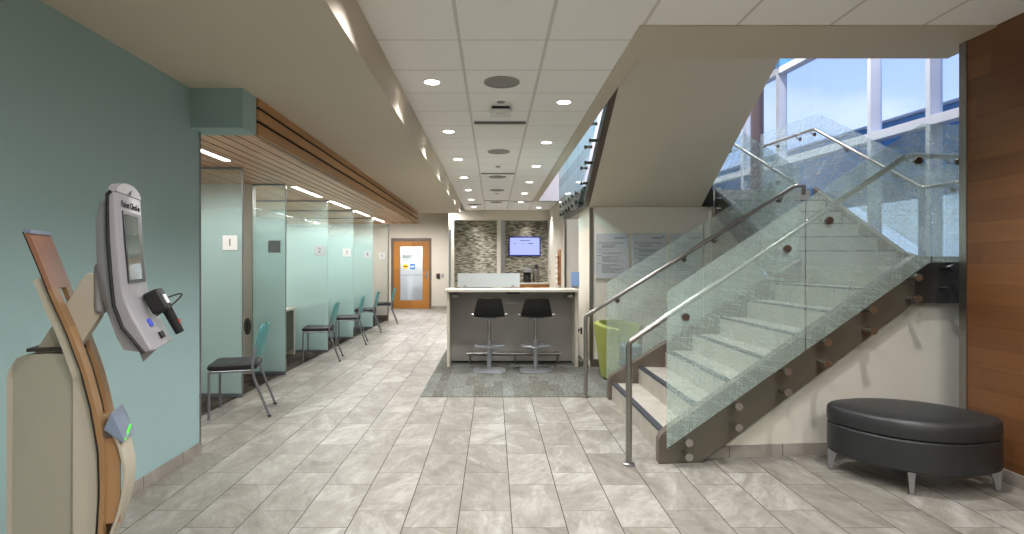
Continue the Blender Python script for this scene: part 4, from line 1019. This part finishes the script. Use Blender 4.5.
# rounded top cap on the head outline
mb = MB()
ar = [(.0 + HW1/2 + HW1/2*math.cos(a), 1.668 + .042*math.sin(a)) for a in [math.pi*k/14 for k in range(15)]]
mb.loops([[(.067, y, z) for y, z in ar], [(.040, y, z) for y, z in ar]]).build('head_crown', M['ksilver'], hd)
rh = [(.034,1.65),(.006,1.63),(-.006,1.57),(-.002,1.42),(.012,1.30),(.04,1.212),(.078,1.152),(.126,1.110)]
mb = MB(); rings = []
for y, q in ((.012, .45), (.03, 1), (HW1-.03, 1), (HW1-.012, .45)):
    r_ = [(x, y, z) for x, z in hb[1:]]
    r_ += [(.05 + (x - .05)*q, y, z) for x, z in reversed(rh)]
    rings.append(r_)
mb.loops(rings).build('rear_housing', M['ksilver'], hd, bevel=.012, seg=3)
mb = MB()
for y in (-.003,): mb.tube([(x+.001, y, z) for x, z in hb], .006, 8)
mb.build('housing_seam', M['black'], hd, smooth=True)
MB().box(-.02, .02, .045, KW-.045, 1.235, 1.42).build('mount', M['ksilver'], hd, bevel=.02, seg=3)
def on_face(z):                            # x of the head face at height z
    for i in range(len(hf)-1):
        if hf[i][1] >= z >= hf[i+1][1]:
            t = (hf[i][1]-z)/(hf[i][1]-hf[i+1][1]); return hf[i][0] + (hf[i+1][0]-hf[i][0])*t
zt, zb = 1.605, 1.345
def face_slab(y0, y1, z1, z0, t0, t1): 
    return MB().loops([[(on_face(z1)+t0, y0, z1), (on_face(z0)+t0, y0, z0), (on_face(z0)+t0, y1, z0), (on_face(z1)+t0, y1, z1)], [(on_face(z1)+t1, y0, z1), (on_face(z0)+t1, y0, z0), (on_face(z0)+t1, y1, z0), (on_face(z1)+t1, y1, z1)]])
face_slab(.045, .262, zt, zb, -.002, .004).build('screen_bezel', M['screenedge'], hd)
face_slab(.055, .215, zt-.012, zb+.012, .0035, .005).build('screen', M['screen'], hd)
text('title', 'Patient Check-in', .034, M['ink'], hd, Matrix(((0,.1,1,on_face(1.635)+.002),(1,0,0,.15),(0,1,-.1,1.628),(0,0,0,1))), 'CENTER', .0008)
MB().prism([(.0685,.135,1.672),(.0685,.165,1.690),(.0685,.152,1.672)], (.0012,0,0)).build('emblem', M['ink'], hd)
# keypad shelf devices
sl_ = Vector((.182-.123, 0, 1.106-1.224)).normalized(); nrm = Vector((-sl_.z, 0, sl_.x))
base = Vector((.123, 0, 1.224))
def shelf_box(mb, u0, u1, y0, y1, h0, h1):
    c8 = []
    for h in (h0, h1):
        for u, y in ((u0,y0),(u1,y0),(u1,y1),(u0,y1)):
            p = base + sl_*u + nrm*h; c8.append((p.x, y, p.z))
    return mb.loops([c8[:4], c8[4:]])
shelf_box(MB(), .018, .048, .105, .145, 0, .006).build('keypad', M['bluekey'], hd, bevel=.002)
shelf_box(MB(), .078, .105, .15, .2, 0, .008).build('card_slot', M['black'], hd, bevel=.002)
MB().prism([(.12,.05,1.105),(.182,.05,1.108),(.135,.05,1.06)], (0,.012,0)).build('shelf_fin', M['ksilver'], hd)
# payment terminal clipped to the shelf
tm = tag(shelf_box(MB(), -.075, .015, .165, .255, .012, .07).build('scanner_cradle', M['black'], bevel=.01, seg=3), 'black handheld scanner cradle clipped to the kiosk shelf', 'scanner')
tm.matrix_world = kk.matrix_world if False else (Matrix.Translation((-1.378,1.95,0)) @ Matrix.Rotation(PH, 4, 'Z'))
shelf_box(MB(), -.045, -.008, .19, .225, .07, .074).build('label_window', M['plate'], tm)
g0 = base + sl_*.0 + nrm*.05; g1 = base + sl_*.115 + nrm*.045
MB().tube([(g0.x,.235,g0.z),(g1.x,.25,g1.z)], .02, 12, .017).build('grip', M['black'], tm, smooth=True)
g2 = base + sl_*.075 + nrm*.062
MB().box(g2.x-.004, g2.x+.004, .238, .252, g2.z-.01, g2.z+.01).build('trigger', M['red'], tm)
c0 = base + sl_*(-.03) + nrm*.06; c1 = base + sl_*(.01) + nrm*.03
cab = []
for k in range(17):
    t = k/16.0
    cab.append((c0.x + .05*math.sin(math.pi*t) + (c1.x-c0.x)*t, .225 + .125*math.sin(math.pi*t)**.8 - .07*t, c0.z + .035*math.sin(math.pi*2*t*.55) + (c1.z-c0.z)*t))
MB().tube(cab, .0032, 8).build('cord', M['black'], tm, smooth=True)
# printer flap on the front panel
fl_ = interp([(.05,.85),(.085,.78),(.103,.69),(.102,.62),(.084,.53),(.045,.42)], 14)
mb = MB(); rings = []
fa_ = [(x, z) for x, z in fl_] + [(x - .012 - .0, z) for x, z in reversed(fl_)]
mb.loops([[(x-.012, .02, z) for x, z in fa_], [(x-.012, .14, z) for x, z in fa_]]).build('tray_cover', M['kcream'], kk, bevel=.003)
tp = [(.022,.835),(.046,.895),(.084,.795),(.08,.782)]
MB().loops([[(x, .015, z) for x, z in tp], [(x, .145, z) for x, z in tp]]).build('tray_lid', M['kblue'], kk, bevel=.003)
MB().loops([[(.078,.03,.798),(.082,.03,.788),(.086,.03,.789),(.082,.03,.799)], [(.070,.13,.822),(.074,.13,.812),(.078,.13,.813),(.074,.13,.823)]]).build('status_light', M['greenled'], kk)
mb = MB(); mb.box(.02, .07, .03, .036, .50, .80); mb.build('tray_side', M['kwood'], kk)
# ------------------------------------------------------------------ world, lights, camera
w = bpy.data.worlds.new('sky'); S.world = w; w.use_nodes = True; t = w.node_tree
bg = t.nodes['Background']
tc = N(t, 'ShaderNodeTexCoord'); sep = N(t, 'ShaderNodeSeparateXYZ'); t.links.new(tc.outputs['Generated'], sep.inputs[0])
r = N(t, 'ShaderNodeValToRGB'); t.links.new(sep.outputs['Z'], r.inputs[0])
e = r.color_ramp.elements; e[0].position = 0; e[0].color = rgb(188,202,238); e[1].position = .9; e[1].color = rgb(104,140,220); k = e.new(.45); k.color = rgb(150,176,234)
mp = N(t, 'ShaderNodeMapping'); t.links.new(tc.outputs['Generated'], mp.inputs[0]); mp.inputs['Scale'].default_value = (3, 3, 7)
n = N(t, 'ShaderNodeTexNoise', Scale=1.3, Detail=6.0, Distortion=.5); t.links.new(mp.outputs[0], n.inputs['Vector'])
r2 = N(t, 'ShaderNodeValToRGB'); t.links.new(n.outputs['Fac'], r2.inputs[0]); r2.color_ramp.elements[0].position = .42; r2.color_ramp.elements[1].position = .7
mx = N(t, 'ShaderNodeMix', data_type='RGBA'); t.links.new(r2.outputs[0], mx.inputs[0]); t.links.new(r.outputs[0], mx.inputs[6]); mx.inputs[7].default_value = rgb(206,214,238)
t.links.new(mx.outputs[2], bg.inputs[0]); bg.inputs[1].default_value = 1.02
def spot(name, loc, e_, ang=130, blend=.8, size=.06, color=(1,.985,.965)):
    l = bpy.data.lights.new(name, 'SPOT'); l.energy = e_; l.spot_size = R(ang); l.spot_blend = blend; l.shadow_soft_size = size; l.color = color
    o = bpy.data.objects.new(name, l); COL.objects.link(o); o.location = loc; return o
for x, y in LIGHTS: spot('downlight_and_fill_beam', (x, y, CEIL-.03), 108 if y > 2 else 82, 168 if (y < 2 and x > 0) else 124, .7 if (y < 2 and x > 0) else .95, .07)
def area(name, loc, sx, sy, e_, rot=(0,0,0), color=(1,.985,.965)):
    l = bpy.data.lights.new(name, 'AREA'); l.shape = 'RECTANGLE'; l.size = sx; l.size_y = sy; l.energy = e_; l.color = color
    o = bpy.data.objects.new(name, l); COL.objects.link(o); o.location = loc; o.rotation_euler = rot; return o
for y in LIN: area('linear_beam', (-2.64, y+.6, 2.44), .07, 1.18, 13)
for y in (5.2, 8.2, 9.9, 11.6, 13.3): area('booth_fill', (-4.3, y, 2.44), .07, 1.1, 17)  # unseen lamps added inside the booths to brighten the frosted screens
for x, y in ((-3.0, 16.3), (-1.6, 16.0)): spot('end_beam', (x, y, 3.1), 210, 168)
spot('beyond_door_beam', (-2.7, YE+.9, 2.5), 130, 168)
for x, y in ((2.6, 9.0), (2.6, 12.0), (3.9, 6.0)): spot('upper_fill', (x, y, 6.95), 420, 150)  # unseen lamps added to brighten the upper wall and the middle flight
for x in (-.5, .95): spot('alcove_beam', (x, 16.5, 2.68), 7, 120)
spot('passage_beam', (2.3, 11.2, 2.9), 30)
cam = bpy.data.cameras.new('camera'); co = bpy.data.objects.new('camera', cam); COL.objects.link(co)
co.location = (0, 0, CAM_Z); co.rotation_euler = (R(90), 0, 0)
cam.sensor_width = 36; cam.lens = 36*565/1024; cam.shift_x = 18.5/1024; cam.shift_y = -2/1024; cam.clip_start = .05; cam.clip_end = 200
S.camera = co
vs = S.view_settings
S.display_settings.display_device = 'sRGB'
vs.view_transform = 'Standard'; vs.look = 'None'; vs.exposure = .62; vs.gamma = 1; vs.use_curve_mapping = False
cy = S.cycles
cy.max_bounces = 8; cy.diffuse_bounces = 5; cy.glossy_bounces = 4; cy.transmission_bounces = 4; cy.transparent_max_bounces = 24
cy.caustics_reflective = False; cy.caustics_refractive = False; cy.use_denoising = True; cy.sample_clamp_indirect = 6
